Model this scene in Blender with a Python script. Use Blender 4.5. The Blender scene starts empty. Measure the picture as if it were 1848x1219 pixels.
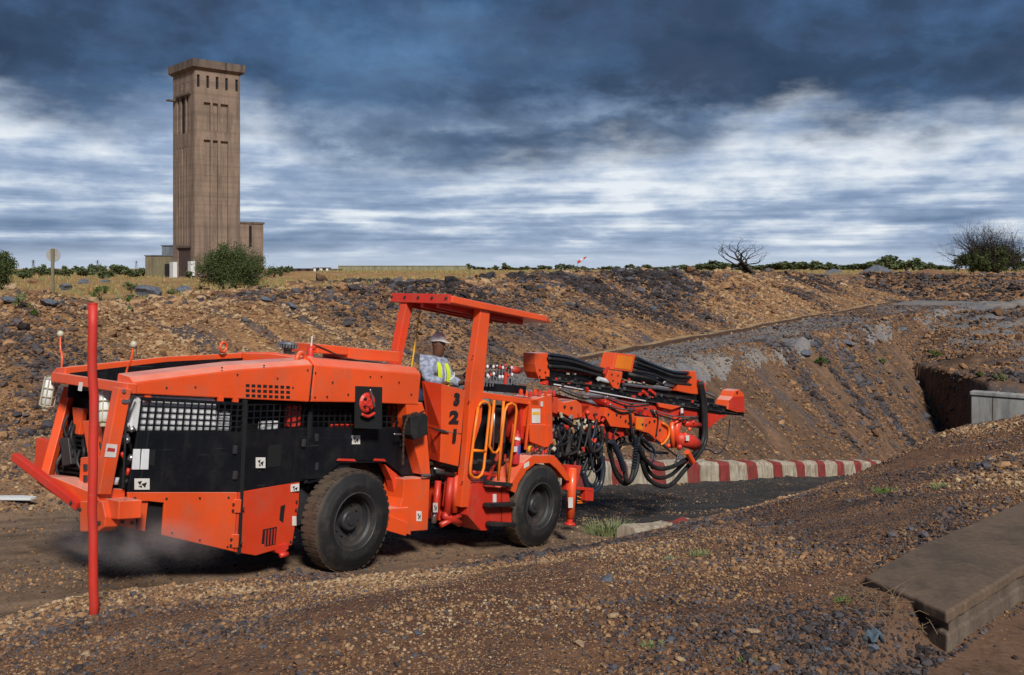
import bpy, bmesh, math, random
import numpy as np
from mathutils import Vector, Matrix
S = bpy.context.scene
COL = S.collection
random.seed(7)
R = math.radians

# ------------------------------------------------------------------ camera, sky, sun, exposure
CAMZ = 3.67          # eye height above the road at the rear wheel of the rig
FPX, CX, HY = 1797.0, 924.0, 485.0
cd = bpy.data.cameras.new('camera'); cam = bpy.data.objects.new('camera', cd); COL.objects.link(cam)
cam.location = (0, 0, CAMZ); cam.rotation_euler = (R(90), 0, 0)
cd.sensor_width = 36; cd.lens = 36 * FPX / 1848; cd.shift_y = -(609.5 - HY) / 1848
cd.clip_start = 0.1; cd.clip_end = 20000
S.camera = cam
S.render.resolution_x, S.render.resolution_y = 1024, 675
S.view_settings.view_transform = 'Standard'
try: S.view_settings.look = 'None'
except Exception: pass
S.view_settings.exposure = 1.52
S.view_settings.gamma = 1

SUN_EL, SUN_AZ = R(40), R(163)      # azimuth measured from +Y towards +X
W = bpy.data.worlds.new('World'); S.world = W; W.use_nodes = True

class NT:
    """small helper round a node tree"""
    def __init__(s, tree): s.t = tree; s.n = tree.nodes; s.l = tree.links
    def node(s, typ, **kw):
        n = s.n.new(typ)
        for k, v in kw.items(): setattr(n, k, v)
        return n
    def put(s, sock, v):
        if v is None: return
        if isinstance(v, bpy.types.NodeSocket): s.l.new(v, sock)
        else:
            if hasattr(sock.default_value, '__len__') and not hasattr(v, '__len__'): v = (v,) * len(sock.default_value)
            if hasattr(sock.default_value, '__len__') and len(sock.default_value) == 4 and len(v) == 3: v = (*v, 1)
            sock.default_value = v
    def math(s, op, a, b=None, c=None, clamp=False):
        n = s.node('ShaderNodeMath', operation=op, use_clamp=clamp)
        s.put(n.inputs[0], a); s.put(n.inputs[1], b)
        if c is not None: s.put(n.inputs[2], c)
        return n.outputs[0]
    def vec(s, x, y, z):
        n = s.node('ShaderNodeCombineXYZ'); s.put(n.inputs[0], x); s.put(n.inputs[1], y); s.put(n.inputs[2], z); return n.outputs[0]
    def sep(s, v):
        n = s.node('ShaderNodeSeparateXYZ'); s.put(n.inputs[0], v); return n.outputs
    def noise(s, v, scale, detail=4, rough=0.55, dist=0.0, out='Fac'):
        n = s.node('ShaderNodeTexNoise'); s.put(n.inputs['Vector'], v)
        s.put(n.inputs['Scale'], scale); s.put(n.inputs['Detail'], detail); s.put(n.inputs['Roughness'], rough); s.put(n.inputs['Distortion'], dist)
        return n.outputs[out]
    def voro(s, v, scale, feature='F1', rnd=1.0):
        n = s.node('ShaderNodeTexVoronoi', feature=feature); s.put(n.inputs['Vector'], v); s.put(n.inputs['Scale'], scale); s.put(n.inputs['Randomness'], rnd)
        return n.outputs
    def ramp(s, f, stops, interp='LINEAR'):
        n = s.node('ShaderNodeValToRGB'); s.put(n.inputs[0], f); cr = n.color_ramp; cr.interpolation = interp
        while len(cr.elements) < len(stops): cr.elements.new(0.5)
        for e, (p, c) in zip(cr.elements, stops):
            e.position = p; e.color = (c, c, c, 1) if not hasattr(c, '__len__') else (*c, 1)
        return n.outputs[0]
    def mix(s, f, a, b, blend='MIX'):
        n = s.node('ShaderNodeMix', data_type='RGBA', blend_type=blend)
        s.put(n.inputs['Factor'], f); s.put(n.inputs[6], a); s.put(n.inputs[7], b); return n.outputs[2]
    def maprange(s, v, a, b, c=0.0, d=1.0, smooth=False):
        n = s.node('ShaderNodeMapRange', interpolation_type='SMOOTHSTEP' if smooth else 'LINEAR')
        for i, x in enumerate((v, a, b, c, d)): s.put(n.inputs[i], x)
        return n.outputs[0]
    def mapping(s, v, scale=(1, 1, 1), rot=(0, 0, 0)):
        n = s.node('ShaderNodeMapping'); s.put(n.inputs['Vector'], v); n.inputs['Scale'].default_value = scale; n.inputs['Rotation'].default_value = rot; return n.outputs[0]

def build_sky():
    t = NT(W.node_tree); t.n.clear()
    out = t.node('ShaderNodeOutputWorld'); bg = t.node('ShaderNodeBackground')
    sky = t.node('ShaderNodeTexSky'); sky.sky_type = 'NISHITA'; sky.sun_disc = False
    sky.sun_elevation = SUN_EL; sky.sun_rotation = SUN_AZ; sky.altitude = 1200; sky.dust_density = 1.5
    tc = t.node('ShaderNodeTexCoord').outputs['Generated']
    x, y, z = t.sep(tc)
    hor = t.math('SQRT', t.math('ADD', t.math('MULTIPLY', x, x), t.math('MULTIPLY', y, y)))
    tan = t.math('DIVIDE', z, t.math('MAXIMUM', hor, 0.02))
    tan = t.math('MINIMUM', tan, 3.0)
    g = t.math('POWER', t.math('MAXIMUM', t.math('ADD', tan, 0.02), 0.0), 0.6)   # packs the layers towards the horizon
    az = t.math('ARCTAN2', x, y)
    ux = t.math('DIVIDE', x, t.math('MAXIMUM', hor, 0.02)); uy = t.math('DIVIDE', y, t.math('MAXIMUM', hor, 0.02))
    v1 = t.vec(t.math('MULTIPLY', ux, 4.2), t.math('MULTIPLY', uy, 4.2), t.math('MULTIPLY', g, 8.5))
    v2 = t.vec(t.math('MULTIPLY', ux, 9.0), t.math('MULTIPLY', uy, 9.0), t.math('MULTIPLY', g, 14.0))
    v3 = t.vec(t.math('MULTIPLY', ux, 4.6), t.math('MULTIPLY', uy, 4.6), t.math('MULTIPLY', g, 13.0))
    nA = t.noise(v1, 1.6, 9, 0.55, 0.0)
    nB = t.noise(v2, 1.1, 8, 0.6, 0.15)
    nC = t.noise(v3, 1.15, 8, 0.52, 0.0)
    nD = t.noise(v1, 0.8, 7, 0.55, 0.0)
    nE = t.noise(t.vec(t.math('MULTIPLY', ux, 9), t.math('MULTIPLY', uy, 9), t.math('MULTIPLY', g, 17.0)), 1.7, 8, 0.56, 0.0)
    # height of the lower edge of the storm deck, all round the horizon
    fc = t.node('ShaderNodeFloatCurve'); cu = fc.mapping.curves[0]
    pts = [(-3.14, .135), (-1.2, .13), (-.475, .142), (-.30, .148), (-.235, .135), (-.195, .105), (-.15, .083), (-.06, .094), (.02, .108), (.13, .112),
           (.19, .122), (.25, .134), (.36, .128), (.475, .128), (1.2, .14), (3.14, .135)]
    while len(cu.points) < len(pts): cu.points.new(0.5, 0.5)
    for p, (a, b) in zip(cu.points, pts): p.location = ((a + 3.1416) / 6.2832, b * 4); p.handle_type = 'AUTO'
    fc.mapping.update()
    t.put(fc.inputs['Value'], t.math('DIVIDE', t.math('ADD', az, 3.1416), 6.2832))
    edge = t.math('DIVIDE', fc.outputs[0], 4.0)
    wob = t.math('MULTIPLY', t.math('SUBTRACT', nA, 0.5), 0.13)
    wob = t.math('ADD', wob, t.math('MULTIPLY', t.math('SUBTRACT', nE, 0.5), 0.045))
    deck = t.maprange(t.math('ADD', t.math('SUBTRACT', tan, edge), wob), -0.018, 0.034, 0, 1, True)
    # paler rift inside the deck
    rift = t.math('MULTIPLY', t.maprange(tan, 0.125, 0.155, 0, 1, True), t.maprange(tan, 0.165, 0.2, 1, 0, True))
    rift = t.math('MULTIPLY', rift, t.maprange(t.math('ADD', nB, t.math('MULTIPLY', nA, .4)), .6, .85, 0, 1, True))
    rift = t.math('MULTIPLY', rift, t.math('MULTIPLY', t.maprange(az, -.12, -.02, 0, 1, True), t.maprange(az, .15, .3, 1, 0, True)))
    dark = t.ramp(t.math('ADD', t.math('MULTIPLY', nD, .62), t.math('MULTIPLY', nB, .38)),
                  [(.34, (.014, .031, .075)), (.45, (.029, .060, .125)), (.53, (.055, .125, .26)), (.63, (.12, .25, .46))])
    dark = t.mix(t.maprange(nA, .42, .62, 0, .55), dark, (.042, .060, .112), 'MIX')
    dark = t.mix(t.math('MULTIPLY', rift, .4), dark, (.22, .32, .5))
    mid = t.ramp(t.math('ADD', t.math('MULTIPLY', nB, .5), t.math('MULTIPLY', nE, .5)), [(.38, (.09, .135, .22)), (.5, (.17, .24, .37)), (.61, (.36, .46, .61))])
    hgt = t.math('ADD', tan, t.math('MULTIPLY', wob, .8))
    tier = t.maprange(hgt, t.maprange(az, .1, .3, .140, .118), t.maprange(az, .1, .3, .178, .142), 0, 1, True)
    lump = t.math('MULTIPLY', t.maprange(az, -.15, -.03, 0, 1, True), t.maprange(az, .13, .24, 1, 0, True))
    lump = t.math('MULTIPLY', lump, t.math('MULTIPLY', t.maprange(hgt, .092, .115, 0, 1, True), t.maprange(hgt, .135, .165, 1, 0, True)))
    dark = t.mix(t.math('MAXIMUM', tier, t.math('MULTIPLY', lump, .9)), mid, dark)
    lowt = t.maprange(tan, 0.0, 0.10, 0, 1)
    nS = t.noise(t.vec(t.math('MULTIPLY', ux, 3.6), t.math('MULTIPLY', uy, 3.6), t.math('MULTIPLY', tan, 62)), 1.3, 8, .55, .25)
    ws = t.maprange(tan, .05, .10, .62, .22, True)
    lum = t.math('ADD', t.math('MULTIPLY', t.math('SUBTRACT', nC, .5), .34), t.math('MULTIPLY', t.math('SUBTRACT', nE, .5), .42))
    lum = t.math('ADD', t.math('ADD', lum, t.math('MULTIPLY', t.math('SUBTRACT', nS, .5), ws)), .5)
    lum = t.math('ADD', lum, t.math('MULTIPLY', lowt, 0.045))
    band = t.math('MULTIPLY', t.maprange(tan, .055, .09, 0, 1, True), t.maprange(az, -.22, .05, .2, 1, True))
    lum = t.math('ADD', lum, t.math('MULTIPLY', band, .085))
    light = t.ramp(lum, [(.36, (.13, .21, .36)), (.46, (.22, .31, .48)), (.54, (.34, .44, .62)), (.595, (.54, .63, .77)), (.675, (.86, .91, .97))])
    col = t.mix(deck, light, dark)
    hz = t.maprange(tan, 0.0, 0.03, .75, 0, True)
    col = t.mix(hz, col, (.60, .69, .83))
    # the sky's own light seen through the cloud, a few per cent
    skyc = t.mix(1.0, sky.outputs[0], (.1, .1, .1), 'MULTIPLY')
    col = t.mix(.06, col, skyc)
    sc = t.node('ShaderNodeVectorMath', operation='SCALE'); t.put(sc.inputs[0], col); sc.inputs['Scale'].default_value = SKY_GAIN
    t.put(bg.inputs[0], sc.outputs[0]); bg.inputs[1].default_value = 0.1
    t.l.new(bg.outputs[0], out.inputs[0])
SKY_GAIN = 3.3
build_sky()
sl = bpy.data.lights.new('sun', 'SUN'); sl.energy = 1.5; sl.angle = R(10); sl.color = (1, .95, .87)
so = bpy.data.objects.new('sun', sl); COL.objects.link(so)
sd = Vector((math.sin(SUN_AZ) * math.cos(SUN_EL), math.cos(SUN_AZ) * math.cos(SUN_EL), math.sin(SUN_EL)))
so.rotation_euler = sd.to_track_quat('Z', 'Y').to_euler(); so.location = (0, -20, 40)

# ------------------------------------------------------------------ materials
MATS = {}
def pbr(name, col=None, rough=.6, metal=0.0, build=None, spec=.5, **kw):
    m = bpy.data.materials.new(name); m.use_nodes = True; t = NT(m.node_tree)
    b = t.n['Principled BSDF']; b.inputs['Roughness'].default_value = rough; b.inputs['Metallic'].default_value = metal
    b.inputs['Specular IOR Level'].default_value = spec
    if col: b.inputs['Base Color'].default_value = (*col, 1)
    for k, v in kw.items(): b.inputs[k.replace('_', ' ')].default_value = v
    if build: build(t, b)
    MATS[name] = m; return m
def bump(t, b, h, strength=.3, dist=.01):
    n = t.node('ShaderNodeBump'); n.inputs['Strength'].default_value = strength; n.inputs['Distance'].default_value = dist
    t.put(n.inputs['Height'], h); t.l.new(n.outputs[0], b.inputs['Normal'])
def objco(t): return t.node('ShaderNodeTexCoord').outputs['Object']

def paint(base, dirt=(.22, .13, .08), amount=.5, rough=.38, top=None):
    def f(t, b):
        o = objco(t)
        n1 = t.noise(o, 3.0, 6, .65); n2 = t.noise(o, 28, 4, .6); n3 = t.noise(o, 1.1, 3, .5)
        c = t.mix(t.maprange(n3, .35, .65), base, tuple(x * .82 for x in base))
        d = t.math('MULTIPLY', t.maprange(n1, .50, .78), amount)
        d = t.math('ADD', d, t.math('MULTIPLY', t.maprange(n2, .60, .72), amount * .55), clamp=True)
        stk = t.noise(t.mapping(o, (9, 9, 1.1)), 1.0, 5, .6)
        d = t.math('ADD', d, t.math('MULTIPLY', t.maprange(stk, .56, .74), amount * .8), clamp=True)
        c = t.mix(d, c, dirt)
        sc = t.noise(t.mapping(o, (2.5, 2.5, 40), (.4, .3, .2)), 1.0, 3, .5); c = t.mix(t.maprange(sc, .68, .72, 0, amount * .8), c, tuple(min(1, x * .5 + .12) for x in base))
        ch = t.noise(o, 55, 2, .5); c = t.mix(t.math('MULTIPLY', t.maprange(ch, .70, .73), t.maprange(n3, .45, .6)), c, (.05, .03, .02)); 
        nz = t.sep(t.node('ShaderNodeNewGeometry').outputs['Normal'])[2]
        if top: c = t.mix(t.math('MULTIPLY', t.maprange(nz, .72, .95), t.maprange(n1, .25, .7, .35, .8)), c, top)  # sky highlight painted into the colour of upward faces
        t.put(b.inputs['Base Color'], c)
        t.put(b.inputs['Roughness'], t.maprange(n1, .3, .75, rough - .08, rough + .3))
        bump(t, b, t.math('ADD', t.math('MULTIPLY', n2, .12), t.math('MULTIPLY', t.noise(o, 2.2, 2, .4), 1.0)), .35, .02)
    return f
ORANGE = (.86, .094, .016)
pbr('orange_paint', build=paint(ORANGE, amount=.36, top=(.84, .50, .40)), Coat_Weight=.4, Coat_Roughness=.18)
pbr('red_paint', build=paint((.62, .035, .018), amount=.35))
pbr('deep_orange', build=paint((.74, .058, .016), amount=.32))  # darker copy of the orange; on angled panels it paints in their shade
pbr('black_panel', build=paint((.006, .007, .010), (.06, .046, .035), .22, .42), spec=.3)
pbr('black_rubber', build=paint((.012, .012, .013), (.075, .055, .04), .35, .55))
pbr('hose_blue', build=paint((.02, .028, .045), (.07, .06, .05), .2, .35))
pbr('dark_steel', build=paint((.03, .03, .033), (.12, .07, .04), .5, .45))
pbr('steel', (.45, .45, .46), .35, .9)
pbr('white_metal', build=paint((.72, .73, .75), (.3, .26, .22), .4, .5))
pbr('cream_plastic', build=paint((.55, .5, .36), (.2, .15, .1), .4, .4))
pbr('label_white', build=paint((.75, .72, .68), (.4, .3, .24), .5, .5))
pbr('label_red', (.5, .03, .03), .5)
pbr('label_blue', (.03, .09, .4), .5)
pbr('black_ink', (.012, .012, .014), .6)
pbr('yellow_rail', build=paint((.9, .22, .012), (.3, .14, .05), .3, .4))
pbr('yellow_paint', (.8, .45, .03), .45)
pbr('lamp_glass', (.75, .77, .74), .12)
pbr('skin', (.13, .055, .03), .55)
pbr('shirt', build=lambda t, b: t.put(b.inputs['Base Color'], t.ramp(t.noise(objco(t), 18, 3), [(.42, (.16, .19, .27)), (.6, (.34, .38, .48))])), rough=.9)
pbr('hi_vis', (.62, .78, .03), .8)
pbr('tape_silver', (.6, .62, .62), .4)
pbr('helmet_white', (.78, .77, .72), .35)
pbr('trousers', (.03, .04, .09), .9)
pbr('cloth_scrap', (.07, .10, .13), .8)
pbr('dry_twig', (.16, .105, .055), .8)

def tyre(t, b):
    o = objco(t); n = t.noise(o, 5, 6, .65); n2 = t.noise(o, 40, 3, .6)
    x, y, z = t.sep(o)
    c = t.mix(t.maprange(n, .50, .74), (.007, .007, .008), (.034, .028, .024))
    rr = t.math('SQRT', t.math('ADD', t.math('MULTIPLY', x, x), t.math('MULTIPLY', z, z)))
    rim = t.math('MULTIPLY', t.maprange(rr, .57, .62), .45)
    c = t.mix(t.math('MULTIPLY', rim, t.maprange(n, .3, .5)), c, (.17, .115, .075))
    t.put(b.inputs['Base Color'], c); b.inputs['Roughness'].default_value = .75; bump(t, b, n2, .25, .01)
pbr('tyre_rubber', build=tyre)

STONES = [(.0, (.018, .019, .024)), (.2, (.048, .051, .062)), (.36, (.10, .105, .125)), (.44, (.125, .070, .042)), (.64, (.23, .125, .064)), (.82, (.37, .215, .108)), (.94, (.40, .25, .13)), (1, (.50, .37, .22))]
def soil(base1, base2, dark, sc=1.0, stone=.5, streak=None, grey=None, stonesc=14, greyt=(.5, .62), bumpd=.04, stops=STONES):
    def f(t, b):
        uv = t.node('ShaderNodeUVMap').outputs[0]
        ob = objco(t)
        n1 = t.noise(ob, .35 * sc, 6, .6); n2 = t.noise(ob, 3.2 * sc, 6, .65); n3 = t.noise(ob, 30, 4, .65)
        c = t.mix(t.maprange(n1, .38, .62, 0, 1, True), base1, base2)
        c = t.mix(t.maprange(n2, .48, .68, 0, .8), c, dark)
        if grey:
            g = t.noise(ob, .22 * sc, 6, .62, .4)
            if streak: g = t.math('ADD', t.math('MULTIPLY', g, .45), t.math('MULTIPLY', t.noise(t.mapping(uv, streak, (0, 0, R(24))), 1.0, 6, .62, .3), .55))
            c = t.mix(t.maprange(g, greyt[0], greyt[1], 0, .9, True), c, grey)
        if streak:
            s = t.noise(t.mapping(uv, (streak[0] * 1.9, streak[1] * 1.3, 1), (0, 0, R(20))), 1.3, 5, .6)
            c = t.mix(t.maprange(s, .5, .72, 0, .6), c, tuple(x * .45 for x in dark))
            c = t.mix(t.maprange(s, .46, .28, 0, .5), c, tuple(min(1, x * 1.5) for x in base1))
        v = t.voro(ob, stonesc); vr = t.sep(v['Color'])[0]; vg = t.sep(v['Color'])[1]
        sm = t.math('MULTIPLY', t.maprange(v['Distance'], .42, .32), t.maprange(vg, 1 - stone, 1 - stone + .08))
        c = t.mix(sm, c, t.ramp(vr, stops))
        c = t.mix(.30, c, t.ramp(n3, [(.3, 0.0), (.7, 1.0)]), 'SOFT_LIGHT')
        t.put(b.inputs['Base Color'], c); b.inputs['Roughness'].default_value = .95; b.inputs['Specular IOR Level'].default_value = .15
        h = t.math('ADD', t.math('MULTIPLY', n3, .6), t.math('MULTIPLY', t.math('SUBTRACT', .5, v['Distance']), t.math('MULTIPLY', sm, 1.2)))
        h = t.math('ADD', h, n2)
        bump(t, b, h, .8, bumpd)
    return f
pbr('foreground_soil', build=soil((.125, .062, .038), (.20, .105, .058), (.07, .035, .022), 1.4, .7, stonesc=38, bumpd=.02))
pbr('path_soil', build=soil((.15, .088, .056), (.12, .07, .045), (.085, .05, .034), 1.5, .12, stonesc=60, bumpd=.006))
pbr('road_soil', build=soil((.22, .145, .092), (.165, .115, .08), (.10, .07, .048), 1.2, .22, stonesc=34, bumpd=.012, streak=(.22, 2.6, 1)))
pbr('asphalt_soil', build=soil((.035, .035, .036), (.05, .047, .045), (.02, .02, .02), 1.2, .2, stonesc=34, bumpd=.012, streak=(.22, 2.6, 1)))
pbr('yard_soil', build=soil((.30, .185, .105), (.22, .135, .08), (.15, .09, .055), 1.0, .3, stonesc=22, bumpd=.02))
pbr('bench_gravel', build=soil((.17, .172, .185), (.24, .215, .19), (.11, .11, .12), .8, .35, stonesc=12, bumpd=.03))
pbr('inner_slope_soil', build=soil((.175, .105, .066), (.13, .08, .052), (.07, .045, .032), .9, .3, streak=(1.0, .14, 1), grey=(.075, .08, .095), stonesc=9, greyt=(.52, .62), bumpd=.06))
pbr('outer_slope_soil', build=soil((.40, .22, .10), (.25, .135, .068), (.10, .055, .034), .9, .45, streak=(.8, .14, 1), grey=(.075, .075, .088), stonesc=6, greyt=(.49, .57), bumpd=.08))
pbr('plateau_soil', build=soil((.33, .17, .07), (.42, .26, .12), (.13, .10, .045), .5, .15, stonesc=3, bumpd=.08))
def rock_mat(t, b):
    a = t.node('ShaderNodeAttribute', attribute_type='INSTANCER', attribute_name='tone').outputs['Fac']
    n = t.noise(objco(t), 3.5, 4, .6)
    c = t.ramp(a, STONES); c = t.mix(t.maprange(n, .4, .7, 0, .55), c, (.11, .065, .042))
    t.put(b.inputs['Base Color'], c); b.inputs['Roughness'].default_value = .9; b.inputs['Specular IOR Level'].default_value = .2
pbr('loose_stone', build=rock_mat)
def stone_mat(base, other):
    def f(t, b):
        o = objco(t); n = t.noise(o, 9, 6, .65)
        t.put(b.inputs['Base Color'], t.mix(t.maprange(n, .42, .66), base, other)); b.inputs['Roughness'].default_value = .92; bump(t, b, n, .6, .03)
    return f
pbr('pale_stone', build=stone_mat((.46, .33, .20), (.26, .14, .075)))
pbr('slate_stone', build=stone_mat((.13, .145, .175), (.05, .052, .062)))
pbr('rust_stone', build=stone_mat((.24, .12, .06), (.11, .06, .04)))
def concrete(c1, c2, dark, sc=1.0, bands=0, bandax=2):
    def f(t, b):
        o = objco(t); n = t.noise(o, .8 * sc, 6, .6); n2 = t.noise(t.mapping(o, (2, 2, .25)), 1.4 * sc, 6, .65); n3 = t.noise(o, 22 * sc, 4, .6)
        c = t.mix(t.maprange(n, .35, .65), c1, c2); c = t.mix(t.maprange(n2, .46, .68, 0, .85), c, dark)
        if bands:
            z = t.sep(o)[bandax]; w = t.noise(t.vec(0, 0, t.math('MULTIPLY', z, bands)), 1.6, 4, .7)
            c = t.mix(t.maprange(w, .48, .60, 0, .5), c, tuple(x * .6 for x in c2))
        c = t.mix(.25, c, t.ramp(n3, [(.3, 0.0), (.7, 1.0)]), 'SOFT_LIGHT')
        t.put(b.inputs['Base Color'], c); b.inputs['Roughness'].default_value = .9; bump(t, b, n3, .35, .01 / sc)
    return f
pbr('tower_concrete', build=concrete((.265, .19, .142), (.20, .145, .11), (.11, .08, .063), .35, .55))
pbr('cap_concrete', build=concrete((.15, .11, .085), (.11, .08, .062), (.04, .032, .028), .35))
pbr('slab_concrete', build=concrete((.135, .088, .056), (.10, .068, .045), (.06, .042, .028), 1.3))
pbr('slab_side', build=concrete((.15, .115, .085), (.09, .06, .042), (.04, .026, .018), 2.5))
pbr('portal_concrete', build=concrete((.34, .34, .33), (.24, .24, .235), (.13, .125, .12), 1.2))
pbr('barrier_white', build=concrete((.46, .41, .33), (.34, .28, .20), (.13, .09, .06), 3.5))
pbr('barrier_red', build=concrete((.26, .022, .02), (.18, .02, .02), (.15, .07, .05), 3.5))
pbr('shed_wall', build=concrete((.19, .17, .10), (.15, .125, .08), (.10, .08, .055), .6))
pbr('grey_sheet', build=concrete((.16, .19, .22), (.12, .14, .17), (.07, .08, .09), .6))
pbr('pale_wall', build=concrete((.26, .25, .155), (.20, .195, .12), (.13, .11, .07), .3))
pbr('brown_sheet', build=concrete((.085, .05, .045), (.07, .04, .036), (.035, .022, .02), 1))
pbr('void_black', (.006, .006, .007), .9)
pbr('white_wall', (.6, .62, .62), .8)
def leafm(c1, c2):
    def f(t, b):
        o = objco(t); n = t.noise(o, 2.5, 4, .6)
        c = t.mix(t.maprange(n, .35, .65), c1, c2); t.put(b.inputs['Base Color'], c); b.inputs['Roughness'].default_value = .7; b.inputs['Specular IOR Level'].default_value = .2
    return f
pbr('dark_leaf', build=leafm((.040, .060, .020), (.085, .105, .036)))
pbr('green_leaf', build=leafm((.055, .10, .022), (.12, .165, .045)))
pbr('sage_leaf', build=leafm((.12, .15, .06), (.20, .22, .10)))
pbr('dry_grass', build=leafm((.25, .16, .065), (.40, .28, .12)))
pbr('far_leaf', build=leafm((.075, .10, .045), (.14, .165, .07)))
pbr('pole_paint', build=paint((.60, .035, .022), (.16, .05, .03), .6, .5))
pbr('bare_twig', build=leafm((.03, .024, .02), (.055, .045, .037)))
pbr('kerb_earth', build=concrete((.10, .05, .026), (.07, .036, .02), (.035, .018, .012), 1))
pbr('kerb_pale', build=concrete((.42, .28, .14), (.30, .18, .09), (.18, .11, .06), 1))
# ------------------------------------------------------------------ mesh helpers
class MB:
    def __init__(s): s.v = []; s.f = []
    def add(s, vs, fs):
        o = len(s.v); s.v += [tuple(v) for v in vs]; s.f += [tuple(i + o for i in f) for f in fs]; return s
    def box(s, c, d, rot=None):
        c = Vector(c); hx, hy, hz = d[0] / 2, d[1] / 2, d[2] / 2
        vs = [Vector((x, y, z)) for z in (-hz, hz) for x, y in ((-hx, -hy), (hx, -hy), (hx, hy), (-hx, hy))]
        if rot is not None: vs = [rot @ v for v in vs]
        return s.add([v + c for v in vs], [(3, 2, 1, 0), (4, 5, 6, 7), (0, 1, 5, 4), (1, 2, 6, 5), (2, 3, 7, 6), (3, 0, 4, 7)])
    def prism(s, pts, off):
        """polygon of 3-D points pushed along the vector off"""
        n = len(pts); off = Vector(off); a = [Vector(p) for p in pts]; b = [p + off for p in a]
        nrm = Vector((0, 0, 0))
        for i in range(n): nrm += a[i].cross(a[(i + 1) % n])
        side = [(i, (i + 1) % n, n + (i + 1) % n, n + i) for i in range(n)]
        if nrm.dot(off) > 0:
            return s.add(a + b, [tuple(reversed(range(n))), tuple(range(n, 2 * n))] + side)
        return s.add(a + b, [tuple(range(n)), tuple(reversed(range(n, 2 * n)))] + [tuple(reversed(q)) for q in side])
    def beam(s, a, b, w, h, up=(0, 0, 1)):
        a = Vector(a); b = Vector(b); d = (b - a).normalized(); u = Vector(up); sd_ = d.cross(u).normalized(); u = sd_.cross(d).normalized()
        m = Matrix((d, sd_, u)).transposed()
        return s.box((a + b) / 2, ((b - a).length, w, h), m)
    def tube(s, path, r, n=8, cap=True):
        P = [Vector(p) for p in path]; rs = r if hasattr(r, '__len__') else [r] * len(P)
        ref = None; rings = []
        for i, p in enumerate(P):
            d = (P[min(i + 1, len(P) - 1)] - P[max(i - 1, 0)]); d = d.normalized() if d.length > 1e-9 else Vector((0, 0, 1))
            if ref is None: ref = Vector((0, 0, 1)) if abs(d.z) < .9 else Vector((1, 0, 0))
            x = (ref - d * ref.dot(d)); x = x.normalized() if x.length > 1e-6 else d.orthogonal().normalized(); ref = x; y = d.cross(x)
            rings.append([p + (x * math.cos(2 * math.pi * k / n) + y * math.sin(2 * math.pi * k / n)) * rs[i] for k in range(n)])
        vs = [q for rg in rings for q in rg]; fs = []
        for i in range(len(P) - 1):
            for k in range(n): fs.append((i * n + k, i * n + (k + 1) % n, (i + 1) * n + (k + 1) % n, (i + 1) * n + k))
        if cap: fs += [tuple(reversed(range(n))), tuple(range((len(P) - 1) * n, len(P) * n))]
        return s.add(vs, fs)
    def lathe(s, prof, c, axis, n=32):
        """prof: (radius, distance along the axis)"""
        c = Vector(c); ax = Vector(axis).normalized(); x = ax.orthogonal().normalized(); y = ax.cross(x)
        vs = []; fs = []
        for r, h in prof:
            for k in range(n): vs.append(c + ax * h + (x * math.cos(2 * math.pi * k / n) + y * math.sin(2 * math.pi * k / n)) * max(r, 1e-4))
        for i in range(len(prof) - 1):
            for k in range(n): fs.append((i * n + k, i * n + (k + 1) % n, (i + 1) * n + (k + 1) % n, (i + 1) * n + k))
        return s.add(vs, fs)
    def build(s, name, mat, parent=None, bevel=0, smooth=False, sub=0):
        me = bpy.data.meshes.new(name); me.from_pydata(s.v, [], s.f); me.validate(); me.update()
        if mat: me.materials.append(MATS[mat])
        if smooth: me.polygons.foreach_set('use_smooth', [True] * len(me.polygons))
        o = bpy.data.objects.new(name, me); COL.objects.link(o)
        if parent is not None: o.parent = parent
        if bevel:
            b = o.modifiers.new('bevel', 'BEVEL'); b.width = bevel; b.segments = 2; b.limit_method = 'ANGLE'; b.angle_limit = R(35)
        if sub:
            b = o.modifiers.new('sub', 'SUBSURF'); b.levels = b.render_levels = sub
        return o
def tag(o, label=None, cat=None, group=None, kind=None):
    if label: o['label'] = label
    if cat: o['category'] = cat
    if group: o['group'] = group
    if kind: o['kind'] = kind
    return o
def empty(name, loc=(0, 0, 0), rz=0, label=None, cat=None, group=None):
    o = bpy.data.objects.new(name, None); COL.objects.link(o); o.location = loc; o.rotation_euler = (0, 0, rz); o.empty_display_size = .2
    return tag(o, label, cat, group)
def copy_tree(o, parent=None):
    c = o.copy(); COL.objects.link(c)
    if parent is not None: c.parent = parent
    for ch in list(o.children): copy_tree(ch, c)
    return c
def curve_pts(pts, n=8):
    """Catmull-Rom through the points"""
    P = [Vector(p) for p in pts]; P = [P[0] * 2 - P[1]] + P + [P[-1] * 2 - P[-2]]; out = []
    for i in range(1, len(P) - 2):
        for k in range(n):
            t = k / n; a, b, c, d = P[i - 1], P[i], P[i + 1], P[i + 2]
            out.append(.5 * ((2 * b) + (c - a) * t + (2 * a - 5 * b + 4 * c - d) * t * t + (3 * b - a - 3 * c + d) * t ** 3))
    out.append(P[-2]); return out

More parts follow.
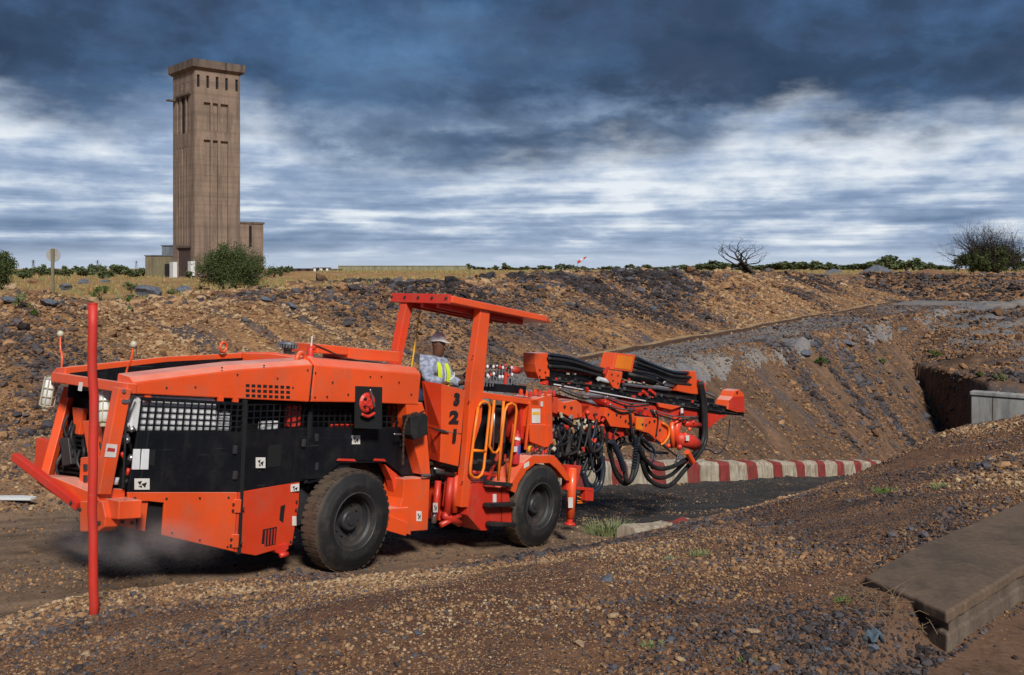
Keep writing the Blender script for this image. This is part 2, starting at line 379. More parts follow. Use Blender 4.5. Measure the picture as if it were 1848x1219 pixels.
# ------------------------------------------------------------------ terrain: a cutting with a ramp going down to the right
Fh = np.array([.613, .790]); Ah = np.array([-.790, .613]); O2 = np.array([-1.95, 12.1])
def to_uv(x, y): dx = x - O2[0]; dy = y - O2[1]; return dx * Fh[0] + dy * Fh[1], dx * Ah[0] + dy * Ah[1]
def from_uv(u, v): return O2[0] + u * Fh[0] + v * Ah[0], O2[1] + u * Fh[1] + v * Ah[1]
def hash2(i, j, k):
    with np.errstate(over='ignore'):
        h = (i.astype(np.int64) * 374761393 + j.astype(np.int64) * 668265263 + k * 2147483647) & 0xffffffff
        h = ((h ^ (h >> 13)) * 1274126177) & 0xffffffff
        return ((h ^ (h >> 16)) & 0xffff) / 65535.0
def vnoise(x, y, k=0):
    i = np.floor(x); j = np.floor(y); fx = x - i; fy = y - j; fx = fx * fx * (3 - 2 * fx); fy = fy * fy * (3 - 2 * fy)
    a = hash2(i, j, k); b = hash2(i + 1, j, k); c = hash2(i, j + 1, k); d = hash2(i + 1, j + 1, k)
    return (a * (1 - fx) + b * fx) * (1 - fy) + (c * (1 - fx) + d * fx) * fy - .5
def fbm(x, y, k=0, octv=4):
    s = 0; a = 1
    for o in range(octv): s = s + a * vnoise(x * 2 ** o, y * 2 ** o, k + o * 17); a *= .5
    return s
NV = [-60, -12, -7.5, -5, -2.6, -1, -.35, 4.75]
#        u      near side heights (8)                                   inner rim (v, z)  outer foot (v,z)  outer rim (v,z)
STN = [(-40, [2, 2, 2, 1.9, 1.4, .9, .75, .7],                          (6, .7),   (11, .6),   (18, 3.0)),
       (-8,  [2, 2.0, 1.95, 1.7, 1.2, .88, .72, .7],                    (6, .65),  (11, .55),  (18.5, 2.85)),
       (-4,  [2, 2, 1.95, 1.65, 1.1, .74, .56, .56],                    (6, .55),  (11, .5),   (18.5, 2.85)),
       (0,   [2.1, 2.05, 1.95, 1.38, .62, .16, .0, .0],                  (6.2, .45), (11, .45), (18.5, 2.85)),
       (4,   [2.2, 2.1, 1.90, 1.20, .12, -.46, -.57, -.57],             (6.8, .3), (11.2, .4), (18.8, 2.7)),
       (8,   [2.3, 2.2, 1.8, 1.20, -.66, -1.26, -1.15, -1.15],           (7.4, .2), (11.5, .3), (19.2, 2.6)),
       (12,  [2, 1.9, 1.4, .5, -1.1, -1.7, -1.83, -1.83],                (8.0, .1), (11.9, .15), (19.6, 2.6)),
       (20.4, [2, 1.9, 1.4, .3, -1.4, -2.8, -3.12, -3.12],              (9.0, 0),  (12.7, 0),  (20.4, 2.75)),
       (40,  [2, 1.9, 1.4, .0, -2.8, -5.5, -6.1, -6.1],                 (10.6, 0), (15.5, 0),  (23.5, 3.15)),
       (60,  [2, 1.9, 1.4, .0, -4.5, -8.5, -9.1, -9.1],               (12.1, 0), (18.5, 0),  (26.5, 3.3)),
       (77,  [2, 1.9, 1.4, .0, -4.5, -8.8, -9.3, -9.3],                 (14.5, 0), (21, 0),    (30, 3.0)),
       (98,  [2, 1.9, 1.4, .0, -4.5, -8.8, -9.3, -9.3],                 (15, 0),   (24, 0),    (33.5, 2.9)),
       (160, [2, 1.9, 1.4, .0, -4.5, -8.8, -9.3, -9.3],                 (15, 0),   (28, 0),    (40, 2.8))]
SU = np.array([s[0] for s in STN], float)
SV = np.array([NV + [s[2][0], s[3][0], s[4][0], s[4][0] + 6, s[4][0] + 40, s[4][0] + 150] for s in STN], float)
SZ = np.array([s[1] + [s[2][1], s[3][1], s[4][1], s[4][1] - .02, 2.25, 1.9] for s in STN], float)
def breaks(u):
    """columns of v and z at u"""
    u = np.clip(u, SU[0], SU[-1])
    return [np.interp(u, SU, SV[:, k]) for k in range(SV.shape[1])], [np.interp(u, SU, SZ[:, k]) for k in range(SV.shape[1])]
def smst(x): x = np.clip(x, 0, 1); return x * x * (3 - 2 * x)
def height(x, y, fine=True):
    x = np.asarray(x, float); y = np.asarray(y, float); u, v = to_uv(x, y)
    V, Z = breaks(u)
    z = np.where(v <= V[0], Z[0], Z[-1])
    for k in range(len(V) - 1):
        t = (v - V[k]) / (V[k + 1] - V[k]); m = (t >= 0) & (t < 1)
        z = np.where(m, Z[k] + (Z[k + 1] - Z[k]) * t, z)
    ue = u - 1.5 * np.maximum(0, v - 3.1)
    fill = np.minimum(np.minimum(-9 + (ue - 46) * 4.5, -2.6 + (ue - 46) * .17), -1.0 + (ue - 56) * .04); fill = np.minimum(fill, 0)
    fill = fill + fbm(x / 3.5, y / 3.5, 77, 4) * .55 * smst((ue - 46.5) / 3)
    z = np.maximum(z, np.where((u > 44), fill, -99))
    z = np.maximum(z, np.minimum((u - 113 - 3 * vnoise(v / 9, v * 0 + 3)) * .42, 2.75 + .3 * vnoise(v / 6, v * 0 + 6)))
    r = np.hypot(x, y)
    road = smst((v + .75) / .5) * smst((5.2 - v) / .5) * smst((47 - u) / 3)
    slope_in = smst((v - V[7]) / 1.0) * smst((V[8] + 1.2 - v) / 1.5) * smst((u - 3) / 5)
    slope_out = smst((v - V[9]) / 1.5) * smst((V[10] + 2 - v) / 2)
    berm = smst((v - V[10] + 4) / 4) * smst((V[10] + 14 - v) / 8)
    bench = smst((v - V[8]) / 1) * smst((V[9] - v) / 1)
    near = smst((-.3 - v) / .8)
    big = fbm(x / 9, y / 9, 3, 3)
    n1 = fbm(x / 1.6, y / 1.6, 5, 4)
    gully = fbm((u - .45 * v) / 2.6, v / 9, 9, 4)
    ledge = fbm((u - .45 * v) / 1.2, v / 1.8, 12, 4)
    far = smst((r - 120) / 200)
    z = z + slope_in * (gully * .85 + ledge * .30) + slope_out * (fbm((u - .3 * v) / 3.2, v / 8, 21, 4) * .55 + n1 * .12)
    z = z + berm * (n1 * .16 + big * .22) + near * (n1 * .07 + big * .10) + bench * (big * .10 + n1 * .03)
    z = z + (1 - road) * (1 - far) * big * .12
    lip = np.exp(-((v + .62 + .25 * vnoise(u / 1.3, u * 0 + 8)) / .35) ** 2) * smst((6.5 - u) / 2.5)
    z = z + lip * (.13 - .13 * smst((u + 1.5) / 1) * smst((6 - u) / 1.5) + .10 * vnoise(u / .9, u * 0 + 4))
    # wheel ruts in the road
    z = z - road * .035 * (np.exp(-((v - .25) / .28) ** 2) + np.exp(-((v - 2.0) / .28) ** 2)) * smst((47 - u) / 3)
    pt = smst((5.02 + (x - 2.04) * .985 - y) / .22) * smst((x - 1.12 - (y - 3.9) * .40) / .35)
    z = np.where(r < 12, z * (1 - pt) + (1.862 + .1 * (z - 1.95)) * pt, z)
    if fine:
        f1 = fbm(x / .33, y / .33, 31, 4); a = np.where(v < -.4, .030, .05); a = a * (1 - .75 * road)
        z = z + f1 * a * smst((130 - r) / 60)
    return z
def Hh(x, y): return float(height(np.array([x]), np.array([y]))[0])
def spot(px, d): x = (px - CX) / FPX * d; return Vector((x, d, Hh(x, d)))
def pix(p): return CX + FPX * p[0] / p[1], HY + FPX * (CAMZ - p[2]) / p[1]

def grid_terrain():
    th = np.concatenate([np.radians(np.linspace(-180, -42, 50, endpoint=False)), np.radians(np.linspace(-42, 42, 760, endpoint=False)), np.radians(np.linspace(42, 180, 51))])
    r = [0.6]
    while r[-1] < 7000: r.append(r[-1] * (1.0085 if r[-1] < 130 else 1.06))
    r = np.array(r); nr, nt = len(r), len(th)
    T, Rr = np.meshgrid(th, r)
    X = Rr * np.sin(T); Y = Rr * np.cos(T); Z = height(X, Y)
    u, v = to_uv(X, Y)
    V, _ = breaks(u)
    idx = np.arange(nr * nt).reshape(nr, nt)
    q = np.stack([idx[:-1, :-1], idx[:-1, 1:], idx[1:, 1:], idx[1:, :-1]], -1)
    uc = (u[:-1, :-1] + u[1:, 1:]) / 2; vc = (v[:-1, :-1] + v[1:, 1:]) / 2
    Vc = [(a[:-1, :-1] + a[1:, 1:]) / 2 for a in V]
    wig = fbm(uc / 1.1, vc / 1.1, 40, 3) * .28
    w2 = fbm(uc / 2.5, vc / 2.5, 44, 4) * 1.6
    reg = np.full(uc.shape, 0)                                  # 0 foreground bank
    reg[(vc > -.45 + wig)] = 1                                  # road
    reg[(vc > -.45 + wig * .3) & (uc > 6.5 + w2 * .5)] = 2                         # darker paved ramp
    reg[(vc > 5.0 + wig)] = 3                                   # yard, left
    inner = (vc > 5.0) & (uc > 5.5 + w2) & (vc < Vc[8] + w2 * .45)
    reg[inner & (vc < Vc[8] - .6 + w2 * .28)] = 4
    reg[(vc >= Vc[8] - .6 + w2 * .28) & (uc > 9 + w2)] = 5           # gravel bench
    reg[(uc - 1.5 * np.maximum(0, vc - 3.1) > 46.3) & (vc < Vc[9]) & (vc > -3)] = 4
    reg[(uc - 1.5 * np.maximum(0, vc - 3.1) > 56 + w2 * 5) & (vc < Vc[9]) & (vc > -3)] = 5
    reg[(vc > Vc[9] + w2 * .2)] = 6                             # outer rock slope
    reg[(uc > 112) & (vc > -20)] = 6
    reg[(vc > Vc[10] + 5 + 7 * smst((14 - uc) / 8) + w2 * 2.5) | (uc > 128 + w2 * 3)] = 7            # plateau
    xc = (X[:-1, :-1] + X[1:, 1:]) / 2; yc = (Y[:-1, :-1] + Y[1:, 1:]) / 2
    reg[(yc < 4.98 + (xc - 2.04) * .985 + wig * .1) & (xc > 1.28 + (yc - 3.9) * .40 + wig * .2) & (xc < 9) & (yc > -3)] = 8
    co = np.stack([X, Y, Z], -1).reshape(-1, 3); uvs = np.stack([u, v], -1).reshape(-1, 2)
    for k, (nm, mt) in enumerate([('ground', 'foreground_soil'), ('dirt_road', 'road_soil'), ('paved_ramp', 'asphalt_soil'), ('yard_ground', 'yard_soil'), ('cutting_slope', 'inner_slope_soil'),
                                  ('gravel_bench', 'bench_gravel'), ('embankment', 'outer_slope_soil'), ('plain', 'plateau_soil'), ('footpath', 'path_soil')]):
        f = q[reg == k].reshape(-1, 4)
        if not len(f): continue
        f = f[:, ::-1]
        used, inv = np.unique(f, return_inverse=True); inv = inv.reshape(-1, 4)
        me = bpy.data.meshes.new(nm); me.vertices.add(len(used)); me.vertices.foreach_set('co', co[used].ravel())
        me.loops.add(inv.size); me.loops.foreach_set('vertex_index', inv.ravel().astype(np.int32))
        me.polygons.add(len(inv)); me.polygons.foreach_set('loop_start', np.arange(0, inv.size, 4, dtype=np.int32)); me.polygons.foreach_set('loop_total', np.full(len(inv), 4, np.int32))
        me.polygons.foreach_set('use_smooth', np.ones(len(inv), bool))
        me.update(calc_edges=True); me.validate()
        l = me.uv_layers.new(name='uv'); l.data.foreach_set('uv', uvs[used][inv.ravel()].ravel())
        me.materials.append(MATS[mt]); o = bpy.data.objects.new(nm, me); COL.objects.link(o); o['kind'] = 'structure'
grid_terrain()

# ------------------------------------------------------------------ loose stones (gravel nobody could count)
def rock_mesh(name, seed, subdiv=1, squash=.65, ang=.0):
    rnd = random.Random(seed); bm = bmesh.new(); bmesh.ops.create_icosphere(bm, subdivisions=subdiv, radius=.5)
    cuts = [Vector((rnd.gauss(0, 1), rnd.gauss(0, 1), rnd.gauss(0, 1))).normalized() for _ in range(6)]
    offs = [rnd.uniform(.22, .42) for _ in cuts]
    for v in bm.verts:
        for c, o in zip(cuts, offs):
            d = v.co.dot(c)
            if d > o: v.co -= c * (d - o)
        v.co *= rnd.uniform(.9, 1.12); v.co.z *= squash; v.co.x *= 1.15
    me = bpy.data.meshes.new(name); bm.to_mesh(me); bm.free(); return me
def scatter(name, pts, size, tone, seeds, label, kind_mat='loose_stone', tilt=.6, sub=1):
    """one object of kind stuff: points carrying size, turn and tone, a rock on each through geometry nodes"""
    n = len(pts); me = bpy.data.meshes.new(name); me.vertices.add(n); me.vertices.foreach_set('co', np.asarray(pts, float).ravel())
    rg = np.random.default_rng(seeds[0])
    at = me.attributes.new('size', 'FLOAT', 'POINT'); at.data.foreach_set('value', np.asarray(size, float))
    at = me.attributes.new('tone', 'FLOAT', 'POINT'); at.data.foreach_set('value', np.asarray(tone, float))
    rot = np.stack([rg.uniform(-tilt, tilt, n), rg.uniform(-tilt, tilt, n), rg.uniform(0, 6.28, n)], -1)
    at = me.attributes.new('turn', 'FLOAT_VECTOR', 'POINT'); at.data.foreach_set('vector', rot.ravel())
    at = me.attributes.new('pick', 'INT', 'POINT'); at.data.foreach_set('value', rg.integers(0, len(seeds), n).astype(np.int32))
    me.materials.append(MATS[kind_mat])
    o = bpy.data.objects.new(name, me); COL.objects.link(o); o['kind'] = 'stuff'; o['label'] = label
    rocks = []
    for s in seeds:
        m = rock_mesh('stone_shape', s, sub); m.materials.append(MATS[kind_mat]); rocks.append(m)
    ng = bpy.data.node_groups.new(name, 'GeometryNodeTree'); ng.interface.new_socket('Geometry', in_out='INPUT', socket_type='NodeSocketGeometry'); ng.interface.new_socket('Geometry', in_out='OUTPUT', socket_type='NodeSocketGeometry')
    N = ng.nodes; L = ng.links; gi = N.new('NodeGroupInput'); go = N.new('NodeGroupOutput'); mp = N.new('GeometryNodeMeshToPoints'); L.new(gi.outputs[0], mp.inputs[0])
    join = N.new('GeometryNodeGeometryToInstance')
    for m in reversed(rocks):
        ro = bpy.data.objects.new('stone_shape', m)      # never linked: only a shape for the nodes
        oi = N.new('GeometryNodeObjectInfo'); oi.inputs['Object'].default_value = ro
        L.new(oi.outputs['Geometry'], join.inputs[0])
    ip = N.new('GeometryNodeInstanceOnPoints'); L.new(mp.outputs[0], ip.inputs['Points']); L.new(join.outputs[0], ip.inputs['Instance'])
    def nat(nm, typ):
        a = N.new('GeometryNodeInputNamedAttribute'); a.data_type = typ; a.inputs[0].default_value = nm; return a.outputs[0]
    ip.inputs['Pick Instance'].default_value = True; L.new(nat('pick', 'INT'), ip.inputs['Instance Index'])
    e2r = N.new('FunctionNodeEulerToRotation'); L.new(nat('turn', 'FLOAT_VECTOR'), e2r.inputs[0]); L.new(e2r.outputs[0], ip.inputs['Rotation'])
    L.new(nat('size', 'FLOAT'), ip.inputs['Scale']); L.new(ip.outputs[0], go.inputs[0])
    md = o.modifiers.new('stones', 'NODES'); md.node_group = ng; return o
def sample(n, r0, r1, a0, a1, seed, cond, p=1.0):
    rg = np.random.default_rng(seed); X = []; Y = []; got = 0
    while got < n:
        k = n * 3; q = rg.uniform(0, 1, k); r = (r0 ** (2 - p) + q * (r1 ** (2 - p) - r0 ** (2 - p))) ** (1 / (2 - p)) if p != 2 else r0 * (r1 / r0) ** q
        t = np.radians(rg.uniform(a0, a1, k)); x = r * np.sin(t); y = r * np.cos(t); u, v = to_uv(x, y); m = cond(u, v, x, y, rg.uniform(0, 1, k))
        X.append(x[m]); Y.append(y[m]); got += m.sum()
        if m.sum() == 0: break
    x = np.concatenate(X)[:n]; y = np.concatenate(Y)[:n]; return x, y, height(x, y), rg
def tone_field(x, y, rg, bias=0.0, spread=.5, sc=1.5, k=60):
    g = fbm(x / sc, y / sc, k, 3) * spread
    return np.clip(rg.beta(2.0, 1.6, len(x)) + g + bias, 0, 1)

SLAB = np.array([(2.04, 4.67), (1.84, 5.21), (3.39, 6.75), (5.5, 8.9), (6.2, 8.1), (2.78, 5.4)])
def in_slab(x, y):
    inside = np.zeros(x.shape, bool); j = len(SLAB) - 1
    for i in range(len(SLAB)):
        xi, yi = SLAB[i]; xj, yj = SLAB[j]
        c = ((yi > y) != (yj > y)) & (x < (xj - xi) * (y - yi) / (yj - yi + 1e-12) + xi); inside ^= c; j = i
    return inside
def patio(x, y): return (y < 4.62 + (x - 2.04) * .96 - .0) & (x > 1.35 + (y - 3.9) * .45)
def near_cond(u, v, x, y, q):
    dens = .74 + 1.4 * fbm(x / 1.7, y / 1.7, 51, 3)
    dens = np.where(v > -1.3, dens + .4, dens)
    return (v < -.38) & (u < 12) & (q < dens) & ~in_slab(x, y) & (~patio(x, y) | (q < .012))
if True:
    x, y, z, rg = sample(150000, 3.2, 20, -30, 30, 1, near_cond, 1.5)
    s = np.clip(rg.lognormal(math.log(.0165), .42, len(x)), .008, .07) * np.clip(np.hypot(x, y) / 8, .75, 1.35) * np.clip(1 + 1.3 * fbm(x / .9, y / .9, 55, 3), .55, 1.9)
    scatter('gravel', np.stack([x, y, z + s * .12], -1), s, tone_field(x, y, rg, -.03, .75), (11, 12, 13, 14, 15), 'loose brown and grey gravel covering the foreground bank')
    def lip_cond(u, v, x, y, q): return (v < -.30) & (v > -1.5) & (u < 9) & (u > -7) & (q < .8)
    x, y, z, rg = sample(20000, 6, 22, -30, 14, 2, lip_cond, 1.3)
    s = np.clip(rg.lognormal(math.log(.023), .4, len(x)), .012, .08)
    scatter('gravel', np.stack([x, y, z + s * .15], -1), s, tone_field(x, y, rg, .06, .5), (21, 22, 23, 24), 'coarser tan gravel heaped along the road edge')
    def road_cond(u, v, x, y, q): return (v > -.4) & (v < 4.9) & (u < 40) & (q < .25 + .9 * fbm(u / 3, v / .5, 71, 3))
    x, y, z, rg = sample(16000, 6, 45, -30, 24, 3, road_cond, 1.2)
    s = np.clip(rg.lognormal(math.log(.024), .4, len(x)), .012, .07)
    scatter('road_gravel', np.stack([x, y, z + s * .1], -1), s, tone_field(x, y, rg, -.08, .4), (31, 32, 33), 'small stones strewn over the dirt road')
    def yard_cond(u, v, x, y, q): return (v > 4.9) & (v < 12) & (u < 9) & (q < .4 + fbm(x / 2, y / 2, 75, 3))
    x, y, z, rg = sample(12000, 9, 32, -30, 10, 4, yard_cond, 1.2)
    s = np.clip(rg.lognormal(math.log(.045), .45, len(x)), .02, .16)
    scatter('yard_gravel', np.stack([x, y, z + s * .1], -1), s, tone_field(x, y, rg, .05, .4), (41, 42, 43), 'stones scattered over the sandy yard behind the rig')
    def out_cond(u, v, x, y, q):
        V, _ = breaks(u); return (v > V[9] - .7) & (v < V[10] + 8 + 9 * smst((14 - u) / 8)) & (u < 120) & (q < .75 + .8 * fbm(x / 4, y / 4, 81, 3) - .35 * smst((v - V[10] - 1) / 5))
    x, y, z, rg = sample(90000, 14, 125, -30, 31, 5, out_cond, 1.65)
    r = np.hypot(x, y); u, v = to_uv(x, y); V, _ = breaks(u)
    rock = smst((v - V[9] - .15 * (V[10] - V[9])) / (V[10] - V[9]) * 1.3) * .8 + smst((8 - u) / 10) * .5
    s = np.clip(rg.lognormal(math.log(.080), .55, len(x)), .04, .6) * (.62 + .75 * np.clip(rock, 0, 1)) * np.clip(r / 38, .75, 1.9)
    gt = fbm((u - .3 * v) / 4.5, v / 6, 84, 4)
    tn = np.clip(rg.beta(1.8, 1.8, len(x)) + .12 - .85 * np.clip(gt * 1.9 + .50 * rock - .16, -.28, .8) , 0, .97)
    scatter('scree', np.stack([x, y, z + s * .12], -1), s, tn, (51, 52, 53, 54, 55, 56), 'tan and slate rubble covering the far embankment')
    def in_cond(u, v, x, y, q):
        V, _ = breaks(u); ue = u - 1.5 * np.maximum(0, v - 3.1)
        return ((v > 5.6) | (ue > 47.2)) & (v > -3) & (v < V[8] + 1.2) & (u > 6) & (u < 100) & (q < .35 + 1.1 * fbm((u - .45 * v) / 1.5, v / 5, 91, 4))
    x, y, z, rg = sample(50000, 18, 100, -2, 31, 6, in_cond, 1.4)
    r = np.hypot(x, y); u, v = to_uv(x, y); gt = fbm((u - .45 * v) / 2.2, v / 8, 94, 4)
    s = np.clip(rg.lognormal(math.log(.06), .5, len(x)), .03, .4) * np.clip(r / 34, .8, 2.2) * (1 + .7 * (gt > .28))
    scatter('scree', np.stack([x, y, z + s * .1], -1), s, np.clip(rg.beta(2, 2, len(x)) * .7 + .22 - .8 * np.maximum(gt - .08, 0), 0, 1), (61, 62, 63, 64), 'brown and slate debris on the cutting slope')
    def end_cond(u, v, x, y, q): return (u > 110.5) & (u < 134) & (v < 34) & (q < .55 + .9 * fbm(x / 5, y / 3, 87, 3))
    x, y, z, rg = sample(9000, 100, 175, 17, 31, 15, end_cond, 1.3)
    s = np.clip(rg.lognormal(math.log(.20), .6, len(x)), .08, 1.1)
    scatter('scree', np.stack([x, y, z + s * .1], -1), s, tone_field(x, y, rg, -.08, .7, 7), (57, 58, 59), 'rubble on the far bank that closes the bench on the right')
    def ben_cond(u, v, x, y, q):
        V, _ = breaks(u); return (v > V[8]) & (v < V[9]) & (u > 8) & (u < 110)
    x, y, z, rg = sample(14000, 24, 110, -5, 30, 7, ben_cond, 1.6)
    r = np.hypot(x, y); s = np.clip(rg.lognormal(math.log(.04), .5, len(x)), .02, .25) * np.clip(r / 40, .8, 2)
    scatter('bench_stones', np.stack([x, y, z + s * .1], -1), s, tone_field(x, y, rg, -.22, .3, 4), (71, 72, 73), 'grey stones on the gravel bench')
# ------------------------------------------------------------------ the drilling rig. Local axes: x forward (towards the booms), y away from us, z up
rig = empty('drilling_rig', (0, 0, 0), 0, 'orange twin boom mining drill rig numbered 321 driving down the dirt ramp', 'drill rig')
_F = Vector((.613, .79, -.139)).normalized(); _A = Vector((-.79, .613, 0)).normalized(); _U = _F.cross(_A).normalized()
RM = Matrix((_F, _A, _U)).transposed().to_4x4(); RM.translation = Vector((-1.95, 12.1, -.035)); rig.matrix_world = RM
RI = RM.inverted(); _cl = RI @ Vector((0, 0, CAMZ))
def p(px, py, a):
    """point of the rig that lies a metres in from its near side"""
    d = RI.to_3x3() @ Vector(((px - CX) / FPX, 1, -(py - HY) / FPX)); return _cl + d * ((a - _cl.y) / d.y)
def q(px, py, f):
    """point of the rig that lies f metres forward of the rear axle"""
    d = RI.to_3x3() @ Vector(((px - CX) / FPX, 1, -(py - HY) / FPX)); return _cl + d * ((f - _cl.x) / d.x)
def P3(pts, a): return [p(t[0], t[1], t[2] if len(t) > 2 else a) for t in pts]
def plate(name, pts, a, t, mat, par=None, bevel=.008, label=None):
    o = MB().prism(P3(pts, a), (0, t, 0)).build(name, mat, rig if par is None else par, bevel)
    if label: o['label'] = label
    return o
def sub(o, par):
    o.parent = par; return o
def hose(pts, a, r, mat='black_rubber', name='hose', par=None, n=8, aw=.0):
    c = curve_pts(P3(pts, a), n); return MB().tube(c, r, 8).build(name, mat, rig if par is None else par, smooth=True)
def bolts(par, pts, a, r=.014, mat='dark_steel'):
    for (x, y) in pts:
        c = p(x, y, a); MB().lathe([(0, -.012), (r, -.012), (r, 0)], c, (0, 1, 0), 6).build('bolt', mat, par)
def loft(rings):
    m = MB(); n = len(rings[0]); vs = [v for r in rings for v in r]; fs = []
    for i in range(len(rings) - 1):
        for k in range(n): fs.append((i * n + k, i * n + (k + 1) % n, (i + 1) * n + (k + 1) % n, (i + 1) * n + k))
    fs += [tuple(reversed(range(n))), tuple(range((len(rings) - 1) * n, len(rings) * n))]
    m.add(vs, fs)
    return m
def fixn(o):
    bm = bmesh.new(); bm.from_mesh(o.data); bmesh.ops.recalc_face_normals(bm, faces=bm.faces[:]); bm.to_mesh(o.data); bm.free(); return o

# --- wheels
def wheel(f, near=True, u=.615):
    a0, sgn = (0.0, 1) if near else (1.95, -1)
    m = MB(); prof = [(.30, .06), (.33, .02), (.36, .012), (.42, .0), (.47, -.004), (.475, .004), (.52, .002), (.525, .010), (.565, .022), (.60, .05), (.618, .085), (.622, .17), (.618, .26), (.60, .30), (.55, .335), (.45, .35), (.30, .30)]
    m.lathe([(r, h * sgn) for r, h in prof], (0, 0, 0), (0, 1, 0), 64)
    w = fixn(m.build('tyre', 'tyre_rubber', rig, smooth=True)); w.location = (f, a0, u)
    lg = MB()
    for k in range(44):
        an = 2 * math.pi * k / 44
        for (h0, h1, sk) in ((.055, .16, .03), (.19, .295, -.03)):
            c = Vector((math.cos(an) * .6185, (h0 + h1) / 2 * sgn, math.sin(an) * .618))
            rot = Matrix.Rotation(-an, 3, 'Y')
            lg.box(c, (.008, h1 - h0, .055), rot)
    lo = lg.build('tread', 'tyre_rubber', w); lo['kind'] = 'stuff'
    rm = MB().lathe([(r, h * sgn) for r, h in [(.36, .012), (.345, .006), (.335, .02), (.325, .07), (.29, .10), (.275, .19), (.13, .20), (.125, .12), (.11, .10), (.06, .10), (.055, .085), (0.001, .085)]], (0, 0, 0), (0, 1, 0), 48)
    r_ = fixn(rm.build('rim', 'dark_steel', w)); 
    nut = MB().lathe([(0, .17 * sgn), (.015, .17 * sgn), (.015, .2 * sgn)], (0, 0, 0), (0, 1, 0), 6).build('wheel_nut', 'dark_steel', w)
    for k in range(10):
        an = 2 * math.pi * k / 10; c = nut if k == 0 else nut.copy()
        if k: COL.objects.link(c)
        c.location = (math.cos(an) * .19, 0, math.sin(an) * .19)
    return w
wheel(0); wheel(3.86); wheel(0, False); wheel(3.86, False)
for f in (0, 3.86):
    axl = MB(); axl.tube([(f, .2, .615), (f, 1.75, .615)], .13, 12); axl.lathe([(.05, -.2), (.24, -.1), (.24, .1), (.05, .2)], (f, .97, .615), (0, 1, 0), 16)
    axl.build('axle', 'dark_steel', rig)

# --- chassis and dark inner volume
m = MB(); m.box((-.95, .97, .78), (3.3, 1.0, .5)); m.build('rear_chassis', 'dark_steel', rig, .01)
m = MB(); m.box((3.4, .97, .72), (3.0, .9, .42)); m.build('front_chassis', 'deep_orange', rig, .01)
m = MB(); m.box((-.2, .97, 1.25), (4.4, .95, .55)); m.box((-1.2, .97, 1.35), (2.6, 1.3, .5)); m.build('engine_block', 'black_panel', rig, .01)
m = MB(); m.box((-.2, .97, p(500, 770, .5).z + .08), (4.5, .9, .62)); m.build('dark_backing', 'void_black', rig)  # black box added as the unlit interior behind the grilles

# --- hood: near box side with chamfered top, far rail, cover
f0, f1, f2 = p(240, 700, .15).x, p(563, 690, .15).x, p(766, 690, .15).x
cr0, cr1, crm = p(236, 691, .15).z, p(563, 659, .15).z, p(430, 668, .15).z
bt0, bt1 = p(240, 711, .15).z, p(562, 726, .15).z
fm = p(430, 668, .15).x
def hood_ring(f, cz, bz, a0, a1, rise): return [Vector((f, a0, bz)), Vector((f, a0, cz)), Vector((f, a0 + (a1 - a0) * .30, cz + rise)), Vector((f, a1, cz + rise + .02)), Vector((f, a1, bz))]
st = [(f0, cr0, bt0), (fm, crm, p(430, 720, .15).z), (f1 - .012, cr1, bt1)]
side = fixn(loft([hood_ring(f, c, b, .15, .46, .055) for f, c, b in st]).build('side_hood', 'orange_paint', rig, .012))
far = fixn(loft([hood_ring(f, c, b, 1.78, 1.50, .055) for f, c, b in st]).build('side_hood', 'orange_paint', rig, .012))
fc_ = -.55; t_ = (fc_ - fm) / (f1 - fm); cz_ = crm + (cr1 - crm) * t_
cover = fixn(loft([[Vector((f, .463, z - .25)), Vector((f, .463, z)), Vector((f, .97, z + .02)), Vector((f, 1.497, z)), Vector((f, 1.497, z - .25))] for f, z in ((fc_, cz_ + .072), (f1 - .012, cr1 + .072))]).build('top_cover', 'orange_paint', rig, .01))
MB().prism([Vector((f0 + .06, 1.485, cr0 - .25)), Vector((f0 + .06, 1.485, cr0 + .015)), Vector((fm, 1.485, crm + .015)), Vector((fc_ - .02, 1.485, cz_ + .01)), Vector((fc_ - .02, 1.485, cr0 - .25))], (0, .012, 0)).build('recess_shade', 'black_panel', rig)  # black sheet added in place of the shade inside the recess
# inner dark tray of the radiator recess and cross pieces
m = MB(); m.box(((f0 + fc_) / 2 + .05, .98, cr0 - .14), (fc_ - f0 - .15, 1.02, .03)); m.build('recess_tray', 'black_panel', rig)
m = MB(); m.beam((f0 + .5, 1.0, cr0 + .0), (fc_ - .02, .9, cz_ + .0), .05, .04); m.beam((f0 + .9, 1.3, cr0 - .02), (fc_ - .02, 1.3, cz_ - .02), .03, .03); m.build('recess_brace', 'deep_orange', rig)
# front half of the hood
def hf(x, yc, yb, a0=.16): return (p(x, yc, a0).x, p(x, yc, a0).z, p(x, yb, a0).z)
stf = [hf(568, 660, 726), hf(660, 668, 727), hf(760, 676, 731)]
rings = []
for f, c, b in stf: rings.append([Vector((f, .16, b)), Vector((f, .16, c)), Vector((f, .27, c + .085)), Vector((f, .97, c + .12)), Vector((f, 1.66, c + .085)), Vector((f, 1.78, c)), Vector((f, 1.78, b))])
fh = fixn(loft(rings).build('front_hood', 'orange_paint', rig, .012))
m = MB(); m.box((f1 - .002, .165, (cr1 + bt1) / 2), (.02, .02, cr1 - bt1)); m.build('seam_strip', 'black_rubber', rig)
# curved down end of the hood behind the mirror
plate('end_panel', [(733, 728), (762, 727), (768, 745), (777, 857), (762, 857), (746, 800), (735, 756)], .17, .5, 'orange_paint')
